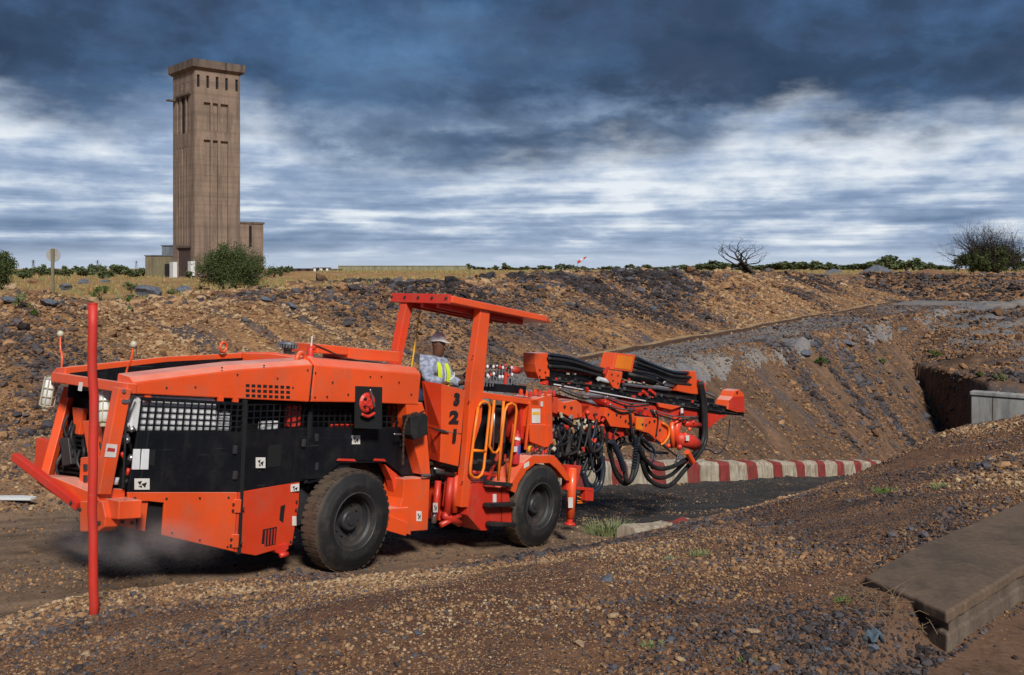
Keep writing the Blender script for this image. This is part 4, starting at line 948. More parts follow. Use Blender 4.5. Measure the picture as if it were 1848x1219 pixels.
# middle joint and jacks
MB().prism(P3([(778, 838), (826, 846), (822, 872), (780, 868)], .4), (0, .5, 0)).build('pivot_frame', 'dark_steel', rig)
for (x0, y0, x1, y1, r, m_) in ((791, 868, 784, 940, .045, 'red_paint'), (784, 920, 782, 944, .04, 'steel'), (814, 862, 806, 930, .055, 'red_paint'), (823, 858, 820, 925, .05, 'deep_orange'), (795, 948, 832, 930, .04, 'red_paint'), (800, 930, 830, 945, .05, 'red_paint'), (786, 852, 820, 858, .03, 'black_rubber'), (783, 846, 800, 850, .02, 'steel')):
    MB().tube(P3([(x0, y0), (x1, y1)], .25), r, 10).build('cylinder', m_, rig, smooth=True)
plate('joint_plate', [(808, 858), (828, 852), (828, 900), (820, 918), (802, 915)], .3, .05, 'red_paint')
label_plate(782, 908, 8, 17, .17, rig, True)
MB().prism(P3([(795, 925), (832, 922), (838, 936), (824, 944), (793, 940)], .3), (0, .3, 0)).build('joint_foot', 'red_paint', rig, .01)
jk = plate('jack_bracket', [(1024, 839), (1050, 841), (1043, 872), (1034, 890), (1022, 885)], .10, .10, 'red_paint')
MB().tube(P3([(1033, 845), (1031, 890), (1029, 935)], .08), [.07, .075, .07], 14).build('jack_leg', 'orange_paint', rig, smooth=True)
MB().tube(P3([(1029, 935), (1028, 944)], .08), [.05, .05], 12).build('jack_rod', 'red_paint', rig); MB().lathe([(0, .02), (.085, .02), (.1, -.01), (0, -.02)], p(1028, 946, .08), (0, 0, 1), 16).build('jack_foot', 'red_paint', rig, smooth=True)
label_plate(1026, 898, 8, 19, .0, jk, False)
MB().beam(p(1041, 881, .12), p(1068, 884, .12), .05, .05).build('front_arm', 'red_paint', rig, .006); plate('front_plate', [(1056, 880), (1072, 884), (1071, 905), (1057, 904)], .10, .1, 'red_paint')
for k in range(5): hose([(1042, 892 + k * 4), (1050, 896 + k * 3), (1060, 890 + k * 4)], .2, .01, rr.choice(('yellow_rail', 'black_rubber')), 'hose')
plate('front_bulkhead', [(996, 760), (1040, 760), (1036, 840), (1000, 830)], .9, .1, 'dark_steel')

# --- booms and feeds
BA = .62
def bp(name, pts, a=BA, t=.2, mat='orange_paint', bev=.008, par=None): return plate(name, pts, a, t, mat, par, bev)
feed = bp('feed_beam', [(992, 680), (1100, 697), (1200, 715), (1343, 741), (1343, 751), (1300, 748), (1161, 727), (1060, 706), (992, 695)], .62, .2, 'black_panel')
MB().tube(P3([(1000, 694), (1060, 705), (1165, 724)], .60), .012, 6).build('feed_rail', 'white_metal', feed)
MB().tube(P3([(1165, 724), (1250, 736), (1330, 747)], .60), .012, 6).build('feed_rail', 'dark_steel', feed)
MB().tube(P3([(996, 686), (1100, 700), (1230, 719), (1320, 736)], .60), .014, 6).build('feed_rail', 'dark_steel', feed)
feed2 = bp('feed_beam', [(992, 664), (1060, 676), (1100, 682), (1190, 700), (1256, 710), (1256, 717), (1190, 709), (1100, 694), (1060, 688), (992, 676)], .74, .2, 'black_panel')
MB().tube(P3([(995, 667), (1060, 676), (1110, 688)], .72), .011, 6).build('feed_rail', 'red_paint', feed2)
MB().tube(P3([(1125, 694), (1210, 704)], .66), .03, 8).build('drill_steel', 'steel', rig); MB().tube(P3([(1200, 692), (1226, 698)], .66), .045, 8).build('drill_shank', 'white_metal', rig)
MB().tube(P3([(1262, 704), (1290, 716)], .66), .025, 8).build('drill_steel', 'steel', rig); MB().tube(P3([(1080, 684), (1104, 690)], .60), .04, 8).build('drill_shank', 'white_metal', rig)
# rock drill bodies under the hoses
for (x0, y0, x1, y1, r) in ((1000, 650, 1062, 664, .09), (1062, 664, 1098, 674, .06), (1128, 668, 1180, 680, .09), (1180, 680, 1244, 692, .07)):
    MB().tube(P3([(x0, y0 + 8), (x1, y1 + 8)], .80), r, 10).build('rock_drill', 'dark_steel', rig, smooth=True)
def bundle(a_pts, b_pts, n, a, r):
    for k in range(n):
        t = k / (n - 1); pts = [((1 - t) * u[0] + t * v[0], (1 - t) * u[1] + t * v[1] + (.8 if k % 2 else -.8)) for u, v in zip(a_pts, b_pts)]
        hose(pts, a + .05 * math.sin(k * 2.1), r, 'black_rubber' if k % 3 else 'hose_blue', 'hose')
bundle([(988, 640), (1030, 647), (1070, 662), (1090, 668)], [(990, 660), (1030, 664), (1070, 674), (1095, 680)], 6, .70, .030)
bundle([(1146, 645), (1180, 660), (1215, 672), (1246, 674)], [(1142, 668), (1180, 676), (1215, 690), (1246, 694)], 6, .62, .030)
ba = bp('hose_bracket', [(966, 638), (989, 637), (989, 655), (992, 662), (992, 685), (973, 684), (968, 672), (966, 658)], .68, .25)
bolts(ba, [(974, 668), (984, 672), (974, 680), (985, 681)], .672, .016)
bp('bracket_foot', [(984, 690), (992, 686), (990, 696), (982, 694)], .65, .1, 'red_paint')
bb_ = bp('hose_bracket', [(1112, 637), (1147, 641), (1141, 672), (1105, 667)], .56, .28)
MB().prism(P3([(1115, 641), (1143, 644), (1138, 668), (1110, 664)], .553), (0, .01, 0)).build('bracket_face', 'yellow_rail', bb_)
bc = bp('carriage_plate', [(1098, 668), (1124, 672), (1122, 685), (1116, 703), (1107, 700), (1096, 683)], .55, .12)
bolts(bc, [(1104, 676), (1115, 678), (1106, 687), (1115, 692)], .545, .018)
bp('hose_bracket', [(1246, 670), (1256, 670), (1260, 712), (1247, 711), (1223, 706), (1223, 694), (1246, 694)], .56, .2)
bp('hose_bracket', [(1262, 686), (1272, 690), (1276, 706), (1264, 704)], .62, .1, 'deep_orange')
nose = bp('feed_nose', [(1313, 739), (1316, 723), (1322, 716), (1326, 706), (1334, 703), (1343, 712), (1344, 745), (1330, 744)], .56, .3)
MB().lathe([(0, -.01), (.035, -.01), (.035, .02)], p(1330, 709, .56), (0, 1, 0), 14).build('nose_hole', 'void_black', nose)
MB().prism(P3([(1316, 724), (1324, 716), (1343, 716), (1343, 744), (1316, 738)], .552), (0, .01, 0)).build('nose_plate', 'red_paint', nose)
bp('cradle', [(1078, 718), (1137, 721), (1186, 733), (1211, 728), (1262, 738), (1262, 756), (1223, 750), (1176, 753), (1097, 734)], .66, .2, 'red_paint')
bp('cradle_rail', [(1186, 727), (1230, 734), (1212, 740), (1190, 735)], .58, .05)
bp('gusset', [(1274, 744), (1314, 750), (1298, 758), (1278, 774), (1275, 770)], .64, .08, 'red_paint')
bp('boom_base', [(1003, 720), (1018, 727), (1040, 722), (1050, 730), (1051, 753), (1033, 756), (1020, 748), (1006, 744)], .5, .45)
bp('boom_base', [(996, 716), (1008, 718), (1006, 748), (998, 745)], .4, .6, 'deep_orange')
MB().tube(P3([(1000, 722), (1060, 736), (1110, 748), (1190, 766)], .95), [.11, .10, .10, .09], 12).build('boom_tube', 'deep_orange', rig, smooth=True)
bp('boom_link', [(1066, 733), (1086, 741), (1083, 763), (1064, 757)], .55, .3, 'deep_orange')
bk = bp('boom_arm', [(1093, 736), (1142, 743), (1146, 752), (1140, 774), (1102, 770), (1092, 752)], .5, .45)
bolts(bk, [(1098, 748), (1120, 752), (1134, 764)], .49, .02)
bp('boom_gusset', [(1100, 774), (1122, 771), (1142, 776), (1139, 786), (1118, 789), (1104, 800), (1100, 792)], .6, .2, 'red_paint')
bk = bp('boom_head', [(1148, 752), (1186, 755), (1205, 766), (1206, 786), (1194, 800), (1170, 782), (1148, 776)], .5, .35)
bolts(bk, [(1166, 767), (1172, 762)], .49, .025)
MB().prism(P3([(1150, 754), (1163, 755), (1160, 777), (1149, 775)], .49), (0, .02, 0)).build('bright_cap', 'yellow_rail', bk, .005)
MB().tube(curve_pts(P3([(1196, 764), (1206, 772), (1207, 786), (1200, 798), (1193, 803)], .46), 5), .022, 8).build('guard_loop', 'yellow_rail', rig, smooth=True)
MB().tube(P3([(1222, 752), (1219, 780), (1222, 806)], .6), [.10, .09, .07], 12).build('rotation_unit', 'deep_orange', rig, smooth=True)
MB().tube(P3([(1222, 792), (1245, 797), (1256, 803)], .55), [.13, .15, .13], 16).build('rotation_unit', 'red_paint', rig, smooth=True)
MB().tube(P3([(1236, 764), (1262, 768)], .55), [.07, .06], 12).build('rotation_motor', 'red_paint', rig, smooth=True)
MB().tube(P3([(1212, 762), (1214, 808)], .52), [.05, .05], 10).build('pin', 'orange_paint', rig, smooth=True)
for (x, y, s) in ((1226, 807, .06), (1206, 805, .05), (1236, 785, .05), (1250, 762, .05), (1244, 775, .04), (1180, 794, .04), (1086, 770, .05), (1071, 772, .04), (1092, 726, .04), (1060, 745, .05)):
    MB().lathe([(0, -s), (s * .8, -s * .6), (s, 0), (s * .8, s * .6), (0, s)], p(x, y, .5), (0, 1, 0), 10).build('joint', rr.choice(('red_paint', 'deep_orange', 'orange_paint')), rig, smooth=True)
label_plate(1229, 737, 4, 12, .575, rig, False); label_plate(1238, 786, 6, 10, .38, rig, False)
# second boom, further in
bp('feed_beam', [(1000, 672), (1290, 720), (1290, 734), (1000, 688)], 1.45, .2, 'black_panel'); bp('boom_arm', [(1010, 722), (1180, 750), (1176, 766), (1010, 742)], 1.35, .25, 'deep_orange')
# hose loops
H = [([(1262, 690), (1267, 720), (1270, 760), (1268, 795), (1250, 822), (1215, 842), (1185, 845), (1162, 826), (1150, 800)], .50, .050), ([(1266, 690), (1272, 725), (1274, 765), (1272, 800), (1256, 826), (1236, 848), (1215, 872), (1196, 878), (1172, 866), (1160, 840), (1154, 805)], .56, .052),
     ([(1258, 700), (1262, 740), (1264, 780), (1258, 810), (1235, 835), (1210, 858), (1185, 862), (1168, 845), (1158, 810)], .62, .045), ([(1105, 797), (1118, 824), (1127, 850), (1130, 868), (1138, 866), (1144, 840), (1147, 805), (1146, 786)], .45, .045),
     ([(1098, 795), (1104, 830), (1112, 856), (1126, 873), (1140, 866), (1150, 840), (1152, 800)], .55, .048), ([(1078, 800), (1086, 830), (1088, 850), (1084, 875), (1072, 888), (1060, 880), (1052, 850)], .35, .05),
     ([(1075, 790), (1080, 826), (1080, 856), (1072, 876), (1060, 870), (1050, 840)], .5, .04), ([(1100, 740), (1096, 780), (1100, 820), (1112, 850), (1122, 862)], .65, .035), ([(1317, 756), (1316, 775), (1312, 798), (1302, 816), (1292, 819), (1280, 812), (1268, 812)], .52, .018),
     ([(1168, 785), (1190, 800), (1210, 815), (1222, 824)], .48, .02), ([(1160, 790), (1180, 812), (1180, 830), (1172, 838)], .48, .024), ([(1226, 812), (1222, 828), (1216, 842)], .5, .022), ([(1150, 780), (1158, 800), (1176, 815), (1205, 818)], .60, .03),
     ([(1150, 790), (1140, 800), (1120, 804), (1108, 815)], .5, .024), ([(1175, 845), (1198, 846), (1222, 836), (1240, 826)], .58, .022)]
for pts, a, r in H: hose(pts, a, r * .86, rr.choice(('black_rubber', 'black_rubber', 'hose_blue')))
# spiral guards on two of the loops
for pts in ([(1105, 797), (1118, 824), (1127, 850)], [(1144, 845), (1147, 805), (1147, 790)], [(1086, 825), (1088, 850), (1084, 872)]):
    c = curve_pts(P3(pts, .44), 8); m = MB()
    for i in range(len(c) - 1): m.tube([c[i], c[i].lerp(c[i + 1], .45)], .056, 8)
    m.build('hose_guard', 'hose_blue', rig)
for k in range(64):
    x = rr.uniform(996, 1082); y = rr.uniform(742, 800); w = rr.uniform(-14, 18); d = rr.uniform(25, 75)
    pts = [(x, y), (x + w * .3 + rr.uniform(-6, 6), y + d * .5), (x + w, y + d), (x + w + rr.uniform(8, 20), y + d * .8), (x + w + rr.uniform(10, 26), y + rr.uniform(0, 20))]
    pts = [(min(a, 1086), min(b, 868)) for a, b in pts]
    hose(pts, rr.uniform(.3, 1.0), rr.choice((.014, .018, .024, .03)), rr.choice(('black_rubber', 'black_rubber', 'black_rubber', 'hose_blue')), n=5)
for k in range(48):
    x = rr.uniform(1085, 1185); y = rr.uniform(730, 785); pts = [(x, y), (x + rr.uniform(-12, 12), y + 18), (x + rr.uniform(-5, 20), y + rr.uniform(26, 50))]; hose(pts, rr.uniform(.45, .9), rr.choice((.014, .02, .026)), 'black_rubber', n=5)
for k in range(40):
    x = rr.uniform(998, 1090); y = rr.uniform(745, 835); L = rr.uniform(4, 9); MB().tube(P3([(x, y), (x + rr.uniform(-4, 4), y + L)], rr.uniform(.3, .6)), rr.choice((.018, .026, .034)), 7).build('fitting', rr.choice(('red_paint', 'red_paint', 'steel', 'cream_plastic', 'dark_steel', 'kerb_pale')), rig)
MB().tube(P3([(1240, 816), (1250, 834)], .40), .06, 10).build('hose_clamp', 'orange_paint', rig)
for (x0, y0, x1, y1) in ((1090, 676, 1098, 664), (1172, 704, 1182, 712), (1160, 706, 1168, 714), (1058, 700, 1060, 708)): MB().beam(p(x0, y0, .58), p(x1, y1, .58), .05, .05).build('clamp', 'red_paint', rig)

# small fixings along the feeds, the drill bodies and the boom
for k in range(58):
    t_ = k / 57; x = 1004 + t_ * 318; y = 684 + t_ * 56 + rr.uniform(-5, 9)
    MB().box(p(x, y, .595), (rr.uniform(.03, .12), .03, rr.uniform(.02, .06))).build('clamp', rr.choice(('dark_steel', 'steel', 'black_rubber', 'dark_steel', 'red_paint')), rig, .003)
for k in range(30):
    t_ = rr.random(); x = 1000 + t_ * 240; y = 668 + t_ * 36 + rr.uniform(-4, 7)
    MB().box(p(x, y, .70), (rr.uniform(.03, .10), .03, rr.uniform(.02, .05))).build('clamp', rr.choice(('dark_steel', 'steel', 'cream_plastic', 'black_rubber', 'red_paint')), rig, .003)
for (x0, y0, x1, y1) in ((1010, 700, 1090, 716), (1095, 716, 1170, 729), (1180, 742, 1260, 752), (1015, 752, 1060, 770), (1100, 730, 1145, 738)):
    MB().tube(curve_pts(P3([(x0, y0), ((x0 + x1) / 2, (y0 + y1) / 2 + 5), (x1, y1)], .50), 6), .014, 6).build('pipe', 'steel', rig, smooth=True)
    MB().tube(curve_pts(P3([(x0, y0 + 4), ((x0 + x1) / 2, (y0 + y1) / 2 + 11), (x1, y1 + 3)], .47), 6), .016, 6).build('hose', 'black_rubber', rig, smooth=True)
for (x, y) in ((1110, 726), (1140, 730), (1165, 738), (1200, 742), (1232, 748), (1030, 736), (1018, 734), (1112, 748), (1128, 760), (1075, 748), (1180, 760), (1190, 776), (1158, 766)):
    MB().lathe([(0, -.03), (.022, -.03), (.022, .03)], p(x, y, .50), (0, 1, 0), 6).build('bolt', 'dark_steel', rig)
# latches and hinges of the engine covers
for (x, y, a) in ((424, 812, .11), (424, 858, .11), (548, 800, .30), (571, 790, .33), (571, 842, .33), (724, 800, .33)):
    MB().box(p(x, y, a), (.05, .03, .09)).build('latch', 'dark_steel', rig, .006)
for (x, y) in ((300, 700), (352, 699), (500, 683), (528, 700), (600, 690), (628, 712), (720, 690), (742, 712), (590, 716)): MB().lathe([(0, -.012), (.011, -.012), (.011, 0)], p(x, y, .152), (0, 1, 0), 6).build('bolt', 'dark_steel', rig)
for (x, y) in ((243, 899), (300, 900), (360, 899), (412, 898), (310, 962), (360, 975), (410, 987)): MB().lathe([(0, -.012), (.012, -.012), (.012, 0)], p(x, y, .11), (0, 1, 0), 6).build('bolt', 'dark_steel', rig)
# ------------------------------------------------------------------ finding the ground under a line of sight
_ds = np.concatenate([np.linspace(3, 40, 900), np.geomspace(40, 900, 900)[1:]])
def ground_at(px, py):
    x = (px - CX) / FPX * _ds; z = CAMZ - (py - HY) / FPX * _ds; h = height(x, _ds); k = int(np.argmax(z < h))
    return Vector((x[k], _ds[k], h[k]))

# ------------------------------------------------------------------ painted concrete barriers along the ramp
def barrier(v0, v1, u0, u1, hgt, label, seed, first_red):
    bx = (u0 + u1) / 2; X, Y = from_uv(bx, (v0 + v1) / 2)
    root = empty('concrete_barrier', (float(X), float(Y), 0), 0, label, 'barrier', None)
    rg = random.Random(seed); u = u0; red = False
    while u < u1:
        L = .80 if red else 1.28
        n = 5; rings = []
        for i in range(n):
            uu = u + L * i / (n - 1); zb = float(np.interp(uu, SU, SZ[:, 7])) - .06; j = lambda s=.028: rg.uniform(-s, s)
            sec = [(v0, zb), (v0 + .03 + j(), zb + hgt * .45 + j()), (v0 + .05 + j(), zb + hgt * .86 + j()), (v0 + .12 + j(), zb + hgt + j()), (v1 - .10 + j(), zb + hgt + .03 + j()), (v1, zb + hgt * .9), (v1, zb)]
            rings.append([Vector((*[float(c) for c in from_uv(uu, a)], b)) - root.location for a, b in sec])
        o = fixn(loft(rings).build('block', 'barrier_red' if red else 'barrier_white', root))
        u += L; red = not red
    return root
barrier(4.95, 5.5, 18.1 - 6 * 2.08 + 2.0 - 1.28 + 1.0 + 3.2, 45, .76, 'long concrete barrier painted in red and white stripes at the far side of the ramp', 5, True)
barrier(-.95, -.55, 5.2, 12.5, .37, 'low red and white kerb half buried in gravel beside the front wheel of the rig', 6, False)
# ------------------------------------------------------------------ low earth kerb along the foot of the embankment
def ribbon(name, off, w, h, mat, z0, u0=14, u1=100, dz=0):
    us = np.linspace(u0, u1, 120); V, _ = breaks(us); m = []; rings = []
    for uu, vv in zip(us, V[9]):
        a = from_uv(uu, vv + off); b = from_uv(uu, vv + off + w); wob = .05 * float(vnoise(np.array([uu / 1.3]), np.array([3.0]))[0]); g = min(Hh(*a), Hh(*b))
        rings.append([Vector((a[0], a[1], g - .1)), Vector((a[0], a[1], g + h + wob)), Vector((b[0], b[1], g + h + wob + dz)), Vector((b[0], b[1], g - .1))])
    return tag(fixn(loft(rings).build(name, mat)), kind='structure')
ribbon('earth_kerb', -.55, .26, .16, 'kerb_earth', 0)
ribbon('sand_strip', -.28, .95, .12, 'kerb_pale', 0)
# ------------------------------------------------------------------ concrete portal wall at the end of the ramp
X, Y = from_uv(45.2, .4)
pw = empty('portal_wall', (float(X), float(Y), -7.5), math.atan2(.613, -.79), 'weathered grey concrete headwall at the end of the cutting right of the slope', 'wall')
MB().box((0, 0, 2.42), (6.0, .6, 4.9)).build('wall_slab', 'portal_concrete', pw, .04)
MB().box((0, 0, 4.96), (6.1, .74, .18)).build('coping', 'portal_concrete', pw, .03)
for k in range(3): MB().box((-2.0 + k * 2.0, .0, 2.4), (.05, .62, 4.8)).build('joint', 'slab_side', pw)

# ------------------------------------------------------------------ foreground slab
def slab():
    root = empty('concrete_slab', (2.04, 4.67, 1.8), 0, 'weathered brown concrete slab with an undercut edge in the lower right corner', 'slab')
    pts = [(2.04, 4.67), (1.84, 5.21), (2.35, 5.78), (3.39, 6.75), (5.5, 8.9), (6.9, 8.9), (2.78, 5.40)]
    L = root.location
    rg = random.Random(4); fine = []
    for i in range(len(pts)):
        (x0, y0), (x1, y1) = pts[i], pts[(i + 1) % len(pts)]; n = max(2, int(math.hypot(x1 - x0, y1 - y0) / .07))
        for k in range(n): fine.append((x0 + (x1 - x0) * k / n + rg.uniform(-.006, .006), y0 + (y1 - y0) * k / n + rg.uniform(-.006, .006)))
    pts = fine
    top = MB().prism([Vector((x, y, 2.06)) - L for x, y in pts], (0, 0, -.06)).build('top_plate', 'slab_concrete', root, .012)
    c = Vector((3.3, 6.4)); ins = [((x - c.x) * .972 + c.x, (y - c.y) * .965 + c.y) for x, y in pts]
    MB().prism([Vector((x, y, 1.999)) - L for x, y in ins], (0, 0, -.05)).build('shadow_groove', 'slab_side', root)
    MB().prism([Vector((x, y, 1.95)) - L for x, y in [((x - c.x) * .99 + c.x, (y - c.y) * .988 + c.y) for x, y in pts]], (0, 0, -.25)).build('footing', 'slab_side', root, .012)
slab()
# ------------------------------------------------------------------ the red pole in front of the rig
g = ground_at(168, 1113)
pole = empty('marker_pole', (g.x, g.y, g.z), 0, 'tall red painted steel pole standing in the gravel in front of the rig', 'pole')
top = CAMZ - (548 - HY) / FPX * g.y
zz_ = top - g.z; bend = [(0.006 * math.sin(k * .9) + .004 * math.sin(k * 2.1), .004 * math.cos(k * 1.3), -.1 + (zz_ + .1) * k / 14) for k in range(15)]
MB().tube(bend, [.036] * 15, 20).build('tube', 'pole_paint', pole, smooth=True); MB().lathe([(.038, -.01), (.038, .004), (.030, .004), (.030, -.03)], bend[-1], (0, 0, 1), 20).build('pole_end', 'pole_paint', pole)

# ------------------------------------------------------------------ headframe tower
TB = Vector((-57.3, 180, 0)); TB.z = Hh(TB.x, TB.y) - .2
tw = empty('headframe_tower', TB, math.atan2(.66, .75), 'tall brown concrete mine tower with overhanging flat cap on the plain', 'tower')
TZ = lambda y, d=180: (HY - y) / FPX * d + CAMZ - TB.z
def face(root, name, W_, H0, H1, holes, axis, depth, mat, hole_mat):
    """skin of plates round openings; axis 'x': along x facing -y, axis 'y': along y facing -x"""
    xs = sorted({0, W_, *[h[0] for h in holes], *[h[1] for h in holes]}); zs = sorted({H0, H1, *[h[2] for h in holes], *[h[3] for h in holes]}); m = MB()
    for i in range(len(xs) - 1):
        run = None
        for j in range(len(zs) - 1):
            cx_, cz = (xs[i] + xs[i + 1]) / 2, (zs[j] + zs[j + 1]) / 2
            solid = not any(h[0] < cx_ < h[1] and h[2] < cz < h[3] for h in holes)
            if solid: run = zs[j] if run is None else run
            if run is not None and (not solid or j == len(zs) - 2):
                z1 = zs[j + 1] if solid else zs[j]
                if axis == 'x': m.box(((xs[i] + xs[i + 1]) / 2, -depth / 2, (run + z1) / 2), (xs[i + 1] - xs[i], depth, z1 - run))
                else: m.box((-depth / 2, (xs[i] + xs[i + 1]) / 2, (run + z1) / 2), (depth, xs[i + 1] - xs[i], z1 - run))
                run = None
    return m.build(name, mat, root)
WX, WY = 8.7, 9.6; ztop = TZ(122)
body = MB().box((WX / 2 + .18, WY / 2 + .18, ztop / 2), (WX - .36, WY - .36, ztop)).build('shaft', 'tower_concrete', tw)
hx = [(1.6, 2.9), (3.35, 4.35), (4.85, 6.35)]
zz = [TZ(238, 182.6), TZ(187, 182.6), 1.5, TZ(254, 182.6)]
holes = [(a, b, zz[0], zz[1]) for a, b in hx] + [(a, b, zz[2], zz[3]) for a, b in hx] + [(x, x + .55, TZ(161, 182.6), TZ(139, 182.6)) for x in (.30, 2.1, 3.9, 5.75, 7.75)]
face(tw, 'wall', WX, 0, ztop, holes, 'x', .40, 'tower_concrete', None).location = (0, .3, 0)
for x in (.30, 2.1, 3.9, 5.75, 7.75): MB().box((x + .275, .17, (TZ(161, 182.6) + TZ(139, 182.6)) / 2), (.54, .04, TZ(139, 182.6) - TZ(161, 182.6))).build('window_opening', 'void_black', tw)
lz = [TZ(242, 184), TZ(176, 184)]; gz = [TZ(440, 184), TZ(266, 184)]
lo = [(2.7, 3.6, *lz), (4.2, 6.0, *lz), (6.9, 7.7, *lz)] + [(t, t + .42, *gz) for t in (2.7, 3.9, 5.1, 6.3, 7.5)] + [(3.0, 3.35, TZ(163, 184), TZ(150, 184)), (5.2, 5.55, TZ(163, 184), TZ(150, 184)), (1.7, 7.4, .5, TZ(447, 184))]
face(tw, 'wall', WY, 0, ztop, lo, 'y', .40, 'tower_concrete', None).location = (.3, 0, 0)
for a, b, c, d in lo[:3] + lo[8:10]: MB().box((.17, (a + b) / 2, (c + d) / 2), (.04, b - a - .02, d - c - .02)).build('window_opening', 'void_black', tw)
MB().box((.12, 4.55, (TZ(447, 184) + .5) / 2), (.12, 5.6, TZ(447, 184) - .5)).build('sheet_door', 'brown_sheet', tw)
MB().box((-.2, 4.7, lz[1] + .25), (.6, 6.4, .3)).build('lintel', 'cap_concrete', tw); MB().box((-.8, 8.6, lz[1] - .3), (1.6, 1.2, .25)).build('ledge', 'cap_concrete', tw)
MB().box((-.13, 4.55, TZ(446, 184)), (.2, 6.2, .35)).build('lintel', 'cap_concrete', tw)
m = MB(); zc = TZ(105, 179)
r1 = [(-.2, -.2), (WX + .2, -.2), (WX + .2, WY + .2), (-.2, WY + .2)]; r2 = [(-.75, -.75), (WX + .7, -.75), (WX + .7, WY + .7), (-.75, WY + .7)]
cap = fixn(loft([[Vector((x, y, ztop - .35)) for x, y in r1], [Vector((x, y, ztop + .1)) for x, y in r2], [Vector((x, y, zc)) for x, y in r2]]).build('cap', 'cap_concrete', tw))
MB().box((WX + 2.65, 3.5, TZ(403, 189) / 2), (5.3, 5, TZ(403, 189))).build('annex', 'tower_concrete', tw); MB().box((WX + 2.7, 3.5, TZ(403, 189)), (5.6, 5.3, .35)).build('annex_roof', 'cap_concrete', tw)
MB().box((WX + 2.6, .95, 8), (.5, .1, 4)).build('window_opening', 'void_black', tw)
MB().box((-.6, 8.2, 1.6), (.8, 1.6, 3)).build('door_surround', 'white_wall', tw); MB().box((-.5, .4, 1.9), (.8, 1.3, 2.6)).build('door_surround', 'white_wall', tw)
# shed and hut beside it
def place_box(name, px0, px1, ytop, d, depth, mat, label, cat, rz=0.0, roof='cap_concrete', ribs=0, group=None):
    x0, x1 = (px0 - CX) / FPX * d, (px1 - CX) / FPX * d; zb = Hh((x0 + x1) / 2, d) - .3; zt = CAMZ - (ytop - HY) / FPX * d; h = zt - zb
    r = empty(name, ((x0 + x1) / 2, d, zb), rz, label, cat, group)
    MB().box((0, depth / 2, h / 2), (x1 - x0, depth, h)).build('wall', mat, r); MB().box((0, depth / 2, h + .08), (x1 - x0 + .4, depth + .4, .16)).build('roof', roof, r)
    for k in range(ribs):
        MB().box((-(x1 - x0) / 2 + (x1 - x0) * (k + .5) / ribs, -.04, h / 2), (.10, .08, h - .05)).build('rib', mat, r)
    return r, x1 - x0, h
sh, w_, h_ = place_box('metal_shed', 262, 318, 462, 192, 9, 'shed_wall', 'low yellowish corrugated shed at the left foot of the tower', 'shed', 0, 'grey_sheet', 18)
MB().box((1.6, -.05, 1.6), (1.6, .1, 2.6)).build('doorway', 'void_black', sh)
place_box('roof_hut', 292, 316, 444, 203, 4, 'grey_sheet', 'small grey sheet metal hut rising behind the yellowish shed', 'hut', 0, 'grey_sheet')
# long pale wall and the low buildings by it
lw, w_, h_ = place_box('boundary_wall', 612, 842, 480.5, 400, 1.2, 'pale_wall', 'long low pale wall crossing the plain right of the tower', 'wall', R(2), 'pale_wall')
for k in range(13): MB().box((-w_ / 2 + w_ * k / 12, -.1, h_ / 2 + .1), (.5, .4, h_ + .3)).build('pier', 'pale_wall', lw)
b1, w_, h_ = place_box('low_building', 500, 566, 485.5, 330, 6, 'brown_sheet', 'low dark brown building left of the white building on the plain', 'building')
for k in range(4): MB().box((-w_ / 2 + 1.6 + k * 2.9, -.03, h_ / 2 + .2), (1.2, .06, 1.0)).build('window', 'void_black', b1)
b2, w_, h_ = place_box('low_building', 566, 592, 484, 320, 5, 'white_wall', 'small white building with dark openings on the plain', 'building')
for k in range(2): MB().box((-w_ / 2 + 1.3 + k * 2.1, -.03, h_ / 2), (1.1, .06, 1.3)).build('window', 'void_black', b2)
b3, w_, h_ = place_box('low_building', 593, 612, 487, 322, 5, 'grey_sheet', 'low grey building between the white building and the long wall', 'building')

# ------------------------------------------------------------------ round sign, windsock, pylons
g = spot(95, 45); s_ = empty('road_sign', g, R(5), 'round pale sign seen from behind on a post, left of the tower', 'sign')
ht = CAMZ - (449 - HY) / FPX * 45 - g.z
MB().box((0, 0, ht / 2 - .1), (.13, .10, ht + .2)).build('post', 'shed_wall', s_, .01)
MB().lathe([(0, .07), (.30, .07), (.31, .08), (.31, .10), (.30, .11), (0, .11)], (0, 0, ht - .29), (0, 1, 0), 32).build('disc', 'portal_concrete', s_)
g = spot(1042, 300); ws = empty('windsock', g, 0, 'red and white windsock flying from a thin pole on the plain', 'windsock'); zt = CAMZ - (477 - HY) / FPX * 300 - g.z + .6
MB().tube([(0, 0, 0), (0, 0, zt)], .06, 6).build('pole', 'steel', ws)
for k in range(3): MB().tube([(.1 + k * .85, 0, zt - .1 + k * .55), (.1 + (k + 1) * .85, 0, zt - .1 + (k + 1) * .55)], [.42 - k * .07, .35 - k * .07], 10).build('sock_band', 'white_wall' if k == 1 else 'label_red', ws)
